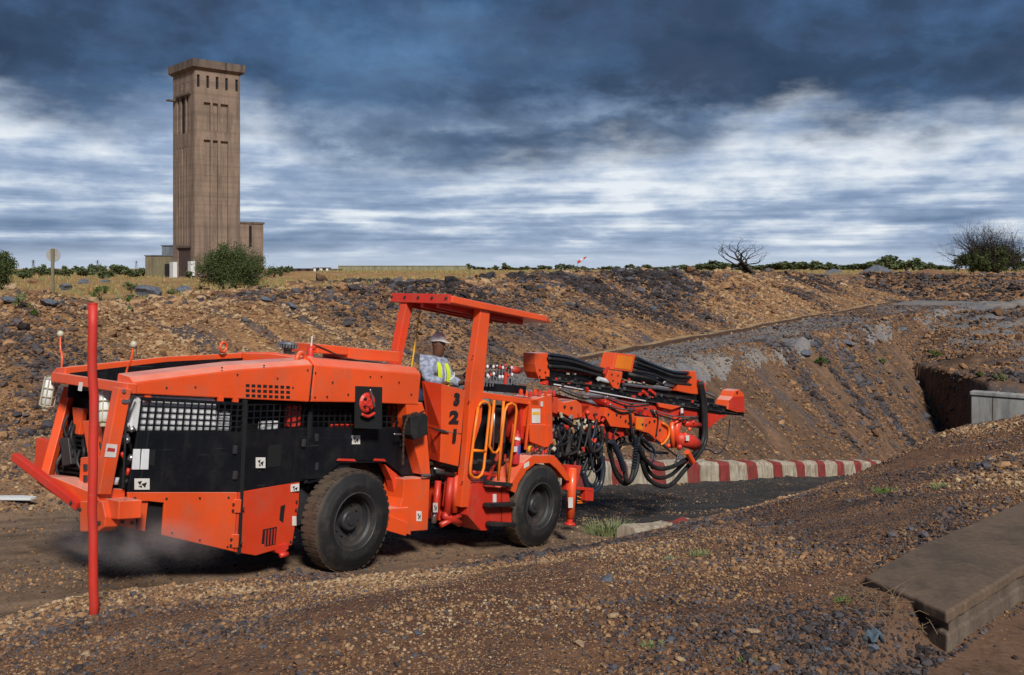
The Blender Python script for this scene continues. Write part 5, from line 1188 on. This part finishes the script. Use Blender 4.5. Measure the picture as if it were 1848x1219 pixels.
for px, d, lb in ((176, 1300, 'tiny lattice power pylon on the horizon just left of the shed'), (246, 1700, 'tiny lattice power pylon nearest the shed on the horizon'), (60, 1100, 'tiny lattice power pylon on the horizon near the left edge')):
    g = spot(px, d); r = empty('power_pylon', g, 0, lb, 'pylon', 'power pylons on the horizon'); hh = 12 * d / FPX + 3; m = MB()
    for sx in (-1, 1):
        for sy in (-1, 1): m.beam((sx * hh * .13, sy * hh * .13, 0), (sx * .2, sy * .2, hh), .3, .3)
    for zq in (.2, .45, .7): m.beam((-hh * .13 * (1 - zq), 0, hh * zq), (hh * .13 * (1 - zq), 0, hh * zq), .3, .3)
    m.build('lattice_mast', 'dark_steel', r); m = MB(); m.beam((-hh * .28, 0, hh * .78), (hh * .28, 0, hh * .78), .35, .35); m.build('cross_arm', 'dark_steel', r); m = MB(); m.beam((-hh * .2, 0, hh * .95), (hh * .2, 0, hh * .95), .35, .35); m.build('cross_arm', 'dark_steel', r)

# ------------------------------------------------------------------ vegetation
def leaves(n, rx, ry, rz, leaf, seed, clumps=40, cz=.5, flat=.0, hollow=.45, elong=2.2):
    """leaf faces gathered in clumps through an uneven crown"""
    rg = np.random.default_rng(seed)
    d = rg.normal(size=(clumps, 3)); d /= np.linalg.norm(d, axis=1)[:, None]; rad = rg.uniform(hollow, 1.0, clumps) ** .6; d[:, 2] = np.where(d[:, 2] < -.75, -d[:, 2] * .4, d[:, 2])
    cc = d * rad[:, None] * np.array([rx, ry, rz]) * rg.uniform(.75, 1.08, (clumps, 1)); cr = rg.uniform(.16, .34, clumps) * min(rx, rz)
    k = rg.integers(0, clumps, n); o = rg.normal(size=(n, 3)) * .5 * cr[k][:, None]; c = cc[k] + o; c[:, 2] += cz * rz * 2 * .5
    a = rg.normal(size=(n, 3)); a[:, 2] += .5; a /= np.linalg.norm(a, axis=1)[:, None]; b = np.cross(a, rg.normal(size=(n, 3))); b /= np.linalg.norm(b, axis=1)[:, None]
    s = leaf * rg.uniform(.6, 1.3, n)[:, None]
    v = np.stack([c - a * s * elong * .5, c + b * s * .5, c + a * s * elong * .5, c - b * s * .5], 1).reshape(-1, 3)
    f = np.arange(n * 4).reshape(-1, 4); return v, f
def mesh_np(name, v, f, mat):
    me = bpy.data.meshes.new(name); me.from_pydata(v.tolist(), [], f.tolist()); me.materials.append(MATS[mat]); me.update(); return me
def link(name, me, parent=None, loc=None):
    o = bpy.data.objects.new(name, me); COL.objects.link(o)
    if parent is not None: o.parent = parent
    if loc is not None: o.location = loc
    return o
def stems(n, h, spread, seed, r=.02, mat='bare_twig', name='stem', par=None):
    rg = random.Random(seed); m = MB()
    for k in range(n):
        a = rg.uniform(0, 6.28); e = spread * rg.uniform(.3, 1); z = h * rg.uniform(.6, 1); m.tube(curve_pts([(rg.uniform(-.05, .05), rg.uniform(-.05, .05), -.1), (math.cos(a) * e * .4, math.sin(a) * e * .4, z * .5), (math.cos(a) * e, math.sin(a) * e, z)], 3), [r * (1 - .8 * i / 6) for i in range(7)], 5)
    return m.build(name, mat, par)
# big bush at the tower's foot
def bush(px, d, w, h, n, leaf, mat, seed, label, name='bush', cat='bush', clumps=60, group=None, hollow=.35, sink=.0, gpos=None):
    g = gpos or spot(px, d); r = empty(name, g, 0, label, cat, group)
    v, f = leaves(n, w / 2 * .92, w / 2 * .8, h / 2 * .95, leaf, seed, clumps, 1.0, hollow=hollow); v[:, 2] -= sink
    link('foliage', mesh_np('foliage', v, f, mat), r); stems(9, h * .75, w * .35, seed, max(.012, w * .010), 'bare_twig', 'stem', r); return r
g = ground_at(420, 521); K = g.y / FPX
bush(420, 0, 146 * K, 96 * K, 34000, .042, 'dark_leaf', 5, 'large dense dark green bush in front of the tower base', clumps=200, gpos=g, sink=.30, hollow=.12)
bush(-8, 62, 2.9, 2.7, 12000, .06, 'dark_leaf', 6, 'dark green bush cut off by the left edge of the photo', clumps=60, sink=.1)
for k, (px, py, w, h, lb) in enumerate([(36, 560, 34, 28, 'small sage green shrub on the rocks at the far left edge of the bank'), (181, 543, 46, 26, 'wide sage green shrub on the rocks below the round sign'), (237, 530, 26, 20, 'small green shrub right of the wide sage shrub on the rocks'),
                                        (232, 548, 18, 12, 'tiny green shrub just above the rubble left of the big bush'), (312, 535, 24, 12, 'low green shrub between the slate rock and the big bush'), (62, 572, 16, 10, 'tiny green tuft below the far left shrub'), (235, 562, 14, 9, 'tiny green tuft half way down the rubble behind the red pole'),
                                        (1480, 662, 34, 16, 'small dry green shrub on the brown cutting slope'), (1592, 660, 16, 9, 'small yellowish tuft high on the cutting slope'), (1688, 646, 30, 11, 'green tuft at the top of the dark hollow beside the headwall'), (1803, 690, 30, 14, 'green tuft above the concrete headwall'), (1768, 683, 18, 8, 'small tuft left of the one above the headwall')]):
    g = ground_at(px, py); K = g.y / FPX; bush(px, 0, w * K, h * K * 1.2, 700, 1.6 * K, 'sage_leaf' if k % 2 == 0 else 'green_leaf', 30 + k, lb, 'small_shrub', 'shrub', 16, 'small shrubs on the banks', gpos=g)
def tuft(px, py, w, h, n, lb, mat, seed, name='grass_tuft'):
    g = ground_at(px, py); K = g.y / FPX; rg = random.Random(seed); m = MB()
    for i in range(n):
        a = rg.uniform(0, 6.28); r0 = rg.uniform(0, .5) ** .7 * w * K * .8; b = Vector((math.cos(a) * r0, math.sin(a) * r0 * .5, -.01)); L = h * K * rg.uniform(.5, 1.15); le = Vector((math.cos(a) * rg.uniform(.1, .8), math.sin(a) * .4, 1)).normalized() * L
        s = Vector((1, 0, 0)) * (.0045 + L * .012); mid = b + le * .55; tip = b + le + Vector((le.x * .3, le.y * .3, -L * .12)); m.add([b - s, b + s, mid + s * .7, mid - s * .7, tip], [(0, 1, 2, 3), (3, 2, 4)])
    o = m.build(name, mat); o.location = g; tag(o, lb, 'grass tuft', 'grass tufts on the gravel'); return o
tuft(1100, 968, 84, 34, 260, 'spiky green grass tuft growing on the gravel beside the front wheel', 'sage_leaf', 1)
for k, (px, py, w, h, lb) in enumerate([(1268, 1003, 44, 14, 'low dull green tuft in the gravel right of the spiky grass tuft'), (1600, 890, 50, 14, 'dull green tuft on the near bank above the slab'), (1700, 880, 40, 12, 'dull green tuft higher right on the near bank'), (1520, 1092, 22, 16, 'small dark green tuft beside the left corner of the slab'), (1180, 1170, 40, 14, 'low dark green tuft at the bottom of the gravel slope'), (1350, 1195, 36, 12, 'low green tuft at the bottom edge of the photo'), (1215, 1010, 30, 9, 'small green tuft among the pebbles below the kerb')]):
    tuft(px, py, w, h, 70, lb, 'green_leaf' if k % 2 else 'sage_leaf', 20 + k)
# dry twigs round the slab corner
for k, (px, py, lb) in enumerate([(1600, 1120, 'tangle of dry twigs under the left end of the slab'), (1650, 1150, 'dry twigs lying in front of the slab corner'), (1560, 1090, 'dry twigs hanging over the left edge of the slab')]):
    g = ground_at(px, py); m = MB(); rg = random.Random(k + 50)
    for i in range(16):
        a = rg.uniform(-.6, 3.6); L = rg.uniform(.05, .18); b = Vector((rg.uniform(-.13, .13), rg.uniform(-.08, .08), rg.uniform(0, .02))); e = b + Vector((math.cos(a) * L, math.sin(a) * L * .5, rg.uniform(0, .10)))
        m.tube([b, b.lerp(e, .5) + Vector((rg.uniform(-.02, .02), 0, rg.uniform(0, .03))), e], [.0022, .0018, .001], 4)
    o = m.build('dry_twigs', 'dry_twig'); o.location = g; tag(o, lb, 'twigs', 'dry twigs by the slab')
# bare trees
def bare_tree(root, h, spread, seed, depth=5, r0=.1, nb=3, mat='bare_twig', lean=0, trunks=1):
    rg = random.Random(seed); tm, bm_ = MB(), MB(); tips = []
    def grow(pos, d, L, r, lev):
        n = 3; pts = [pos]; rs = [r]; dd = d
        for i in range(n):
            dd = (dd + Vector((rg.gauss(0, .16), rg.gauss(0, .16), rg.gauss(.02, .10)))).normalized(); pts.append(pts[-1] + dd * L / n); rs.append(r * (1 - .35 * (i + 1) / n))
        (tm if lev == 0 else bm_).tube(pts, rs, 6 if lev < 2 else 4, lev < 2)
        if lev >= depth: tips.append(pts[-1]); return
        for k in range(nb if lev else nb + 1):
            ax = Vector((rg.gauss(0, 1), rg.gauss(0, 1), rg.gauss(.15, .5))).normalized(); nd = (dd * 1.0 + ax * spread).normalized()
            grow(pts[-1] if k < 2 else pts[2], nd, L * rg.uniform(.62, .85), rs[-1] * .72, lev + 1)
    for k in range(trunks):
        a = rg.uniform(0, 6.28); e = .55 if trunks > 1 else 0; grow(Vector((math.cos(a) * .3 * (trunks > 1), math.sin(a) * .3 * (trunks > 1), -.1)), Vector((lean + math.cos(a) * e * (1 + (trunks > 1)), math.sin(a) * e, 1)).normalized(), h * .27, r0, 0)
    tm.build('trunk', mat, root); bm_.build('branches', mat, root); return tips
g = spot(1366, 98.5); K = g.y / FPX; dt = empty('dead_tree', g, 0, 'leafless dead tree standing alone on the rim of the embankment', 'tree'); bare_tree(dt, 118 * K, .9, 12, 4, 62 * K * .065, 2, trunks=3); dt.scale = (1.3, 1.3, .82)
g = spot(1790, 150); K = 150 / FPX; bt = empty('bare_tree', g, 0, 'wide bare multi stemmed tree at the right edge of the plain', 'tree'); tips = bare_tree(bt, 124 * K, .6, 21, 6, .24, 2, trunks=16)
v, f = leaves(24000, 74 * K, 3.0, 26 * K, .13, 77, 150, .9, hollow=.1); link('foliage', mesh_np('foliage', v, f, 'dark_leaf'), bt)
v, f = leaves(15000, 78 * K, 3.4, 42 * K, .035, 78, 150, .95, hollow=.1, elong=11); link('twigs', mesh_np('twigs', v, f, 'bare_twig'), bt)
# distant trees: shared crowns
crowns = []
for k in range(6):
    v, f = leaves(900, .5, .42, .46, .085, 100 + k, 20, .9, hollow=.1, elong=1.4); crowns.append((mesh_np('crown', v, f, 'far_leaf'), (lambda m: m)(None)))
def trunk_mesh():
    m = MB()
    for a in (0, 2.1, 4.2): m.tube([(0, 0, -.05), (.08 * math.cos(a), .08 * math.sin(a), .25), (.25 * math.cos(a), .25 * math.sin(a), .6)], [.03, .022, .01], 5)
    me = bpy.data.meshes.new('trunk'); me.from_pydata(m.v, [], m.f); me.materials.append(MATS['bare_twig']); return me
tmesh = trunk_mesh(); rg = random.Random(8)
def far_tree(px, d, h, w, lb, grp, k):
    g = spot(px, d); r = empty('bushy_tree', g, rg.uniform(0, 6.28), lb, 'tree', grp); r.scale = (w, w, h); link('crown', crowns[k % 6][0], r); link('trunk', tmesh, r)
x = 846
while x < 1320:
    far_tree(x, rg.uniform(420, 640), rg.uniform(1.6, 4.2), rg.uniform(4.5, 10), 'round green tree on the horizon ' + ('just right of the long pale wall' if x < 930 else 'left of the windsock' if x < 1040 else 'just right of the windsock' if x < 1150 else 'between the windsock and the dead tree'), 'green trees along the horizon right of the long wall', rg.randrange(6)); x += rg.uniform(9, 24)
x = 1266
while x < 1716:
    b = .6 + .9 * math.exp(-((x - 1610) / 45) ** 2) + .5 * math.exp(-((x - 1450) / 50) ** 2) + .4 * math.exp(-((x - 1300) / 40) ** 2)
    far_tree(x, rg.uniform(380, 520), rg.uniform(4.0, 5.2) * b, rg.uniform(8, 15) * b ** .5, 'green tree in the dense belt ' + ('directly behind the dead tree' if x < 1400 else 'just right of the dead tree' if x < 1485 else 'behind the two left rubble heaps' if x < 1620 else 'between the middle rubble heap and the bare tree'), 'dense green tree belt on the right horizon', rg.randrange(6)); x += rg.uniform(8, 17)
x = 22
while x < 262:
    far_tree(x, rg.uniform(160, 260), rg.uniform(1.6, 2.9), rg.uniform(2.5, 4.5), 'low green tree in the scrub ' + ('left of the round sign' if x < 92 else 'just right of the round sign' if x < 175 else 'just left of the yellowish shed'), 'scrub trees left of the tower', rg.randrange(6)); x += rg.uniform(7, 14)
for px, d, h in ((495, 190, 2.2), (508, 200, 1.8), (520, 210, 1.6), (342, 170, 1.4)): far_tree(px, d, h, h * 1.6, {495: 'small green tree nearest the right foot of the tower', 508: 'second small green tree right of the tower', 520: 'small green tree farthest right of the tower foot', 342: 'small green tree in front of the sheet door of the tower'}[px], 'trees at the foot of the tower', 1)
# plain scrub: tufts nobody could count
def plain_scrub():
    x, y, z, rg_ = sample(5200, 40, 420, -30, 31, 9, lambda u, v, x, y, q: (v > breaks(u)[0][10] + 2) & (q < .6 + fbm(x / 14, y / 14, 66, 3)) & ~((np.abs(x / y + .27) < .075) & (y > 150)), 1.5)
    V = []; F = []; r3 = np.random.default_rng(4); n = len(x); per = 7
    r = np.hypot(x, y); s = r3.uniform(.10, .30, n) * np.clip(r / 110, .8, 1.9)
    for j in range(per):
        a = r3.uniform(0, 6.28, n); ox = np.cos(a) * s * .7; oy = np.sin(a) * s * .7; w = s * .28
        p0 = np.stack([x + ox * .4 - w, y + oy * .4, z - .02], -1); p1 = np.stack([x + ox * .4 + w, y + oy * .4, z - .02], -1); p2 = np.stack([x + ox, y + oy, z + s * r3.uniform(.7, 1.3, n)], -1)
        V.append(np.stack([p0, p1, p2], 1))
    V = np.concatenate(V, 0).reshape(-1, 3); F = np.arange(len(V)).reshape(-1, 3); half = (len(F) // 2)
    for nm, sl0, mt, lb in (('dry_grass', slice(0, len(F) * 3 // 5), 'dry_grass', 'dry yellow grass tufts dotting the plain'), ('green_scrub', slice(len(F) * 3 // 5, None), 'sage_leaf', 'low green scrub dotting the plain')):
        f = F[sl0]; vv = V[f[0, 0]:f[-1, -1] + 1]; o = link(nm, mesh_np(nm, vv, f - f[0, 0], mt)); tag(o, lb, kind='stuff')
plain_scrub()

# ------------------------------------------------------------------ heaps, boulders and single stones
def heap(px, d, w, h, mat, lb, seed):
    g = spot(px, d); m = MB(); n = 26; rr_ = 9; rg_ = random.Random(seed); vs = []
    for j in range(rr_ + 1):
        for i in range(n): 
            t = j / rr_; rr2 = t * w / 2 * (1 + .12 * math.sin(i * 1.3 + seed)); vs.append((math.cos(2 * math.pi * i / n) * rr2, math.sin(2 * math.pi * i / n) * rr2 * .8, h * (1 - t ** 1.25) + rg_.uniform(-.05, .05) * h * (j < rr_) - .1))
    m.add(vs, [(j * n + i, j * n + (i + 1) % n, (j + 1) * n + (i + 1) % n, (j + 1) * n + i)[::-1] for j in range(rr_) for i in range(n)])
    o = fixn(m.build('rubble_heap', mat)); o.location = g; tag(o, lb, 'heap', 'dark rubble heaps on the plain')
heap(1505, 150, 3.8, .85, 'slate_stone', 'small dark rubble heap on the plain, leftmost of three', 1); heap(1583, 160, 6.4, 1.5, 'slate_stone', 'middle and tallest dark rubble heap on the plain', 2); heap(1678, 170, 8, .9, 'rust_stone', 'wide brownish rubble heap left of the bare tree', 3)
sm = {}
def stone_obj(px, py, wpx, kind, lb, name='stone', cat='stone', group=None, seed=0, squash=.6, sinkf=.22):
    g = ground_at(px, py); K = g.y / FPX; key = (seed % 7, squash, kind)
    if key not in sm: me = rock_mesh('stone', 200 + seed % 7, 2, squash); me.materials.append(MATS[kind]); sm[key] = me
    o = bpy.data.objects.new(name, sm[key]); COL.objects.link(o); s = wpx * K; o.scale = (s, s, s); o.location = (g.x, g.y, g.z + s * squash * .5 - s * sinkf); o.rotation_euler = (random.uniform(-.3, .3), random.uniform(-.3, .3), random.uniform(0, 6.28)); tag(o, lb, cat, group); return o
KN = {'pale_stone': 'pale tan', 'slate_stone': 'dark slate', 'rust_stone': 'rusty brown'}
FS = [(159, 1128, 16, 'pale_stone', 'pale stone right at the foot of the red pole'), (152, 1184, 22, 'pale_stone', 'tan stone below the red pole near the bottom edge'), (52, 1168, 16, 'pale_stone', 'pale flat stone at the bottom left corner'), (422, 1146, 15, 'pale_stone', 'pale stone in the gravel below the rear wheel'), (475, 1173, 17, 'slate_stone', 'grey blue stone right of the pale one below the rear wheel'),
      (303, 1141, 10, 'pale_stone', 'small pale stone on the gravel below the orange skirts'), (360, 1200, 15, 'rust_stone', 'rusty stone at the bottom edge left of centre'), (1105, 1114, 24, 'pale_stone', 'largest pale stone on the slope below the booms'), (1094, 1049, 26, 'slate_stone', 'flat grey stone on the slope above the largest pale stone'),
      (1360, 1146, 26, 'pale_stone', 'rounded tan stone left of the slab corner'), (1254, 1130, 15, 'pale_stone', 'small pale stone between the two largest tan ones'), (1209, 1160, 22, 'slate_stone', 'dark blue grey stone on the lower slope'), (1493, 1178, 22, 'slate_stone', 'flat grey stone below the slab corner twigs'), (1048, 1168, 24, 'pale_stone', 'tan stone at the bottom centre of the slope'),
      (1227, 1192, 22, 'pale_stone', 'orange tan stone at the bottom edge right of centre'), (1429, 976, 16, 'pale_stone', 'orange tan stone high on the slope below the kerb'), (705, 1172, 15, 'pale_stone', 'tan stone near the bottom centre left'), (754, 1147, 18, 'slate_stone', 'slate stone near the bottom centre left'), (1300, 1090, 12, 'rust_stone', 'rusty stone half way up the slope left of the slab'), (880, 1090, 12, 'pale_stone', 'small tan stone below the front wheel'),
      (600, 1130, 12, 'pale_stone', 'small tan stone below the gap between the wheels'), (1570, 1185, 30, 'slate_stone', 'blue grey stone by the smooth ground below the slab')]
for i, (a, b, w, k, lb) in enumerate(FS): stone_obj(a, b, w, k, lb, 'stone', 'stone', 'single stones on the near gravel slope', i)
BS = [(116, 524, 27, 'slate_stone', 'grey boulder just right of the sign post foot'), (88, 552, 34, 'slate_stone', 'flat grey boulder with a tan edge below the sign post'), (14, 522, 30, 'pale_stone', 'pale boulder on the rocky crest at the left edge'), (268, 536, 50, 'slate_stone', 'long flat slate boulder left of the big bush'), (330, 528, 32, 'slate_stone', 'dark jagged boulder against the left side of the big bush'),
      (250, 596, 18, 'pale_stone', 'pale boulder on the rubble right of the red pole'), (481, 544, 22, 'slate_stone', 'dark boulder at the right foot of the big bush'), (523, 556, 24, 'slate_stone', 'blue grey boulder above the hood on the embankment'), (363, 541, 18, 'pale_stone', 'tan boulder below the big bush'), (20, 545, 34, 'slate_stone', 'dark boulder at the left edge behind the sage shrub'),
      (60, 512, 22, 'rust_stone', 'brown boulder on the crest left of the sign post'), (150, 512, 22, 'slate_stone', 'slate boulder on the crest right of the sign post'), (190, 510, 18, 'slate_stone', 'small slate boulder on the crest above the wide shrub'), (1523, 517, 16, 'pale_stone', 'pale boulder on the far bank below the rubble heaps'), (1745, 536, 14, 'pale_stone', 'pale boulder at the foot of the far right bank'), (1310, 500, 12, 'slate_stone', 'slate boulder on the rim left of the dead tree'),
      (1052, 545, 14, 'slate_stone', 'blue grey boulder on the upper embankment right of the canopy'), (1180, 560, 13, 'slate_stone', 'slate boulder mid slope above the booms'), (1030, 552, 12, 'slate_stone', 'slate boulder close to the canopy tip'), (1455, 640, 22, 'slate_stone', 'slate outcrop block on the rim of the cutting'), (1530, 625, 26, 'slate_stone', 'dark outcrop block at the middle of the cutting rim'), (1625, 600, 22, 'slate_stone', 'dark block near the top of the cutting rim')]
for i, (a, b, w, k, lb) in enumerate(BS): stone_obj(a, b, w, k, lb, 'boulder', 'boulder', 'boulders on the banks', i, .55, .15)
# pale board at the left edge
g = ground_at(22, 906); o = MB().prism([Vector((-.32, -.06, .03)), Vector((.30, -.09, .03)), Vector((.33, .03, .03)), Vector((.1, .09, .03)), Vector((-.34, .08, .03))], (0, 0, .035)).build('broken_board', 'white_wall', None, .004); o.location = g; tag(o, 'broken white board lying on the dirt at the left edge', 'board')
# blue scrap of cloth near the slab
g = ground_at(1572, 1168); m = MB(); rg = random.Random(9); n = 9
vs = [(.055 * (i - n / 2) / n * 2 + .008 * rg.random(), .05 * (j - n / 2) / n * 2 + .01 * rg.random(), .012 + .022 * rg.random() + .02 * math.sin(i * 1.2 + j)) for j in range(n) for i in range(n)]
m.add(vs, [(j * n + i, j * n + i + 1, (j + 1) * n + i + 1, (j + 1) * n + i) for j in range(n - 1) for i in range(n - 1)]); o = m.build('cloth_scrap', 'cloth_scrap', smooth=True); o.location = g; tag(o, 'crumpled blue grey scrap of cloth on the ground left of the slab corner', 'cloth')
sm_ = o.modifiers.new('thickness', 'SOLIDIFY'); sm_.thickness = .002

# ------------------------------------------------------------------ the driver
def person():
    hc = p(789, 618, .75)                                        # middle of the head, in the rig's frame
    root = empty('person', (0, 0, 0), 0, 'driver in a white hard hat and yellow striped vest sitting under the canopy', 'person'); base = hc - Vector((0, 0, .78))
    root.matrix_world = RM @ Matrix.Translation(base) @ Matrix.Rotation(R(-82), 4, 'Z') @ Matrix.Scale(1.0, 4)
    B = {'pel': (0, 0, 0, .15, .13), 'abd': (0, 0, .16, .14, .11), 'chest': (.01, 0, .36, .20, .15), 'neck': (.015, 0, .565, .075, .075), 'jaw': (.045, 0, .665, .092, .088), 'head': (.03, 0, .755, .122, .112), 'crown': (.02, 0, .835, .09, .09),
         'shL': (0, .17, .47, .10, .095), 'elL': (.10, .27, .24, .062, .062), 'wrL': (.33, .20, .22, .032, .03), 'haL': (.40, .19, .23, .04, .022), 'shR': (0, -.17, .47, .10, .095), 'elR': (.08, -.28, .24, .062, .062), 'wrR': (.31, -.22, .20, .032, .03), 'haR': (.38, -.21, .21, .04, .022),
         'hiL': (.03, .10, -.02, .09, .09), 'knL': (.45, .14, .02, .068, .068), 'anL': (.40, .14, -.38, .045, .045), 'toL': (.52, .15, -.43, .04, .03), 'hiR': (.03, -.10, -.02, .09, .09), 'knR': (.45, -.14, .02, .068, .068), 'anR': (.40, -.14, -.38, .045, .045), 'toR': (.52, -.15, -.43, .04, .03)}
    E = [('pel', 'abd'), ('abd', 'chest'), ('chest', 'neck'), ('neck', 'jaw'), ('jaw', 'head'), ('head', 'crown'), ('chest', 'shL'), ('shL', 'elL'), ('elL', 'wrL'), ('wrL', 'haL'), ('chest', 'shR'), ('shR', 'elR'), ('elR', 'wrR'), ('wrR', 'haR'), ('pel', 'hiL'), ('hiL', 'knL'), ('knL', 'anL'), ('anL', 'toL'), ('pel', 'hiR'), ('hiR', 'knR'), ('knR', 'anR'), ('anR', 'toR')]
    for s in ('L', 'R'):
        hx_, hy_, hz_ = B['ha' + s][:3]
        for k in range(4):
            o_ = (k - 1.5) * .019; B[f'f{s}{k}'] = (hx_ + .045, hy_ + o_, hz_ + .004 - abs(k - 1.4) * .003, .009, .009); B[f'g{s}{k}'] = (hx_ + .066, hy_ + o_, hz_ - .03, .008, .008); E += [('ha' + s, f'f{s}{k}'), (f'f{s}{k}', f'g{s}{k}')]
        sg = -1 if s == 'L' else 1; B['t' + s] = (hx_ + .01, hy_ + sg * .042, hz_ - .01, .010, .010); B['u' + s] = (hx_ + .04, hy_ + sg * .038, hz_ - .03, .009, .009); E += [('ha' + s, 't' + s), ('t' + s, 'u' + s)]
    def skin(name, keys, grow, mat, par, cut=None):
        ks = [k for k in B if k in keys]; ix = {k: i for i, k in enumerate(ks)}; me = bpy.data.meshes.new(name)
        me.from_pydata([B[k][:3] for k in ks], [(ix[a], ix[b]) for a, b in E if a in ix and b in ix], []); o = bpy.data.objects.new(name, me); COL.objects.link(o); o.parent = par
        sk = o.modifiers.new('skin', 'SKIN'); 
        if not me.skin_vertices: me.skin_vertices.new()
        for k, i in ix.items(): me.skin_vertices[0].data[i].radius = (B[k][3] + grow, B[k][4] + grow)
        me.skin_vertices[0].data[0].use_root = True; sk.use_smooth_shade = True
        ss = o.modifiers.new('sub', 'SUBSURF'); ss.levels = ss.render_levels = 2; me.materials.append(MATS[mat]); return o
    skin('body', list(B), 0, 'skin', root)
    up = ['pel', 'abd', 'chest', 'shL', 'elL', 'wrL', 'shR', 'elR', 'wrR']; skin('shirt', up, .034, 'shirt', root); skin('trousers', ['pel', 'hiL', 'knL', 'anL', 'hiR', 'knR', 'anR'], .02, 'trousers', root)
    vest = empty('vest'); vest.parent = root
    for s in (-1, 1):
        for (w, off, mt, lift) in ((.085, .095, 'hi_vis', .012), (.022, .03, 'tape_silver', .0)):
            pth = [(.155 + lift, .03), (.17 + lift, .20), (.165 + lift, .36), (.11 + lift, .49), (.0, .555 + lift), (-.11 - lift, .48), (-.15 - lift, .30), (-.14 - lift, .05)]
            m = MB(); c = curve_pts([(a, s * (off if i > 2 else off + .02), b) for i, (a, b) in enumerate(pth)], 4)
            for i in range(len(c) - 1):
                a, b = c[i], c[i + 1]; wv = Vector((0, w / 2, 0)); nn = (b - a).cross(Vector((0, 1, 0))).normalized() * .010; m.add([a - wv, a + wv, b + wv, b - wv, a - wv + nn, a + wv + nn, b + wv + nn, b - wv + nn], [(0, 1, 2, 3), (7, 6, 5, 4), (0, 4, 5, 1), (3, 2, 6, 7), (0, 3, 7, 4), (1, 5, 6, 2)])
            m.build('vest_band', mt, vest)
    hh = Vector((.025, 0, .79))
    h = MB().lathe([(.126, -.004), (.127, .004), (.112, .012), (.108, .06), (.085, .105), (.045, .128), (0, .133)], hh, (-.10, 0, 1), 24).build('hard_hat', 'helmet_white', root, smooth=True)
    MB().prism([hh + Vector(v) for v in ((.09, -.10, .004), (.17, -.06, -.008), (.185, 0, -.01), (.17, .06, -.008), (.09, .10, .004))], (0, 0, .010)).build('hat_peak', 'helmet_white', h)
    MB().lathe([(.122, -.008), (.10, -.006), (.09, -.006)], hh, (-.10, 0, 1), 24).build('hat_band', 'black_rubber', h)
    MB().tube(curve_pts([(.115, 0, .745), (.133, 0, .72), (.128, 0, .70)], 4), [.010] * 4 + [.016] * 5, 8).build('nose', 'skin', root, smooth=True)
    for s in (-1, 1):
        MB().lathe([(0, .014), (.012, .008), (.014, 0), (.0, -.01)], (.104, s * .032, .752), (1, s * .2, 0), 10).build('eye', 'label_white', root); MB().lathe([(0, .017), (.006, .013), (.006, .008)], (.104, s * .032, .752), (1, s * .2, 0), 8).build('pupil', 'black_ink', root)
        MB().lathe([(0, .012), (.02, .008), (.028, 0), (.02, -.008)], (.03, s * .092, .735), (0, s, 0), 10).build('ear', 'skin', root, smooth=True)
    MB().tube([(.098, -.028, .672), (.113, 0, .666), (.098, .028, .672)], [.004, .008, .004], 6).build('mouth', 'label_white', root)
person()

# ------------------------------------------------------------------ dust thrown up behind the rig
def dust():
    c = q(190, 975, -3.3); bm = bmesh.new(); bmesh.ops.create_icosphere(bm, subdivisions=3, radius=1)
    for v in bm.verts: v.co = Vector((v.co.x * .95, v.co.y * 1.1, v.co.z * .30))
    me = bpy.data.meshes.new('dust_cloud'); bm.to_mesh(me); bm.free(); o = bpy.data.objects.new('dust_cloud', me); COL.objects.link(o); o.matrix_world = RM @ Matrix.Translation(c + Vector((.3, .0, -.02)))
    tag(o, 'thin grey dust drifting under the rear of the rig', kind='stuff')
    m = bpy.data.materials.new('dust'); m.use_nodes = True; t = NT(m.node_tree); t.n.clear(); out = t.node('ShaderNodeOutputMaterial'); pv = t.node('ShaderNodeVolumePrincipled'); oc = objco(t); x, y, z = t.sep(oc)
    r = t.math('SQRT', t.math('ADD', t.math('ADD', t.math('POWER', t.math('DIVIDE', x, .95), 2.0), t.math('POWER', t.math('DIVIDE', y, 1.1), 2.0)), t.math('POWER', t.math('DIVIDE', z, .30), 2.0)))
    d = t.math('MULTIPLY', t.maprange(r, 1.0, .15, 0, 1, True), t.maprange(t.noise(oc, 3.2, 4, .6), .40, .66)); t.put(pv.inputs['Density'], t.math('MULTIPLY', d, 1.5)); pv.inputs['Color'].default_value = (.85, .82, .8, 1); pv.inputs['Anisotropy'].default_value = .2
    t.l.new(pv.outputs[0], out.inputs['Volume']); me.materials.append(m)
dust()
S.cycles.volume_bounces = 1
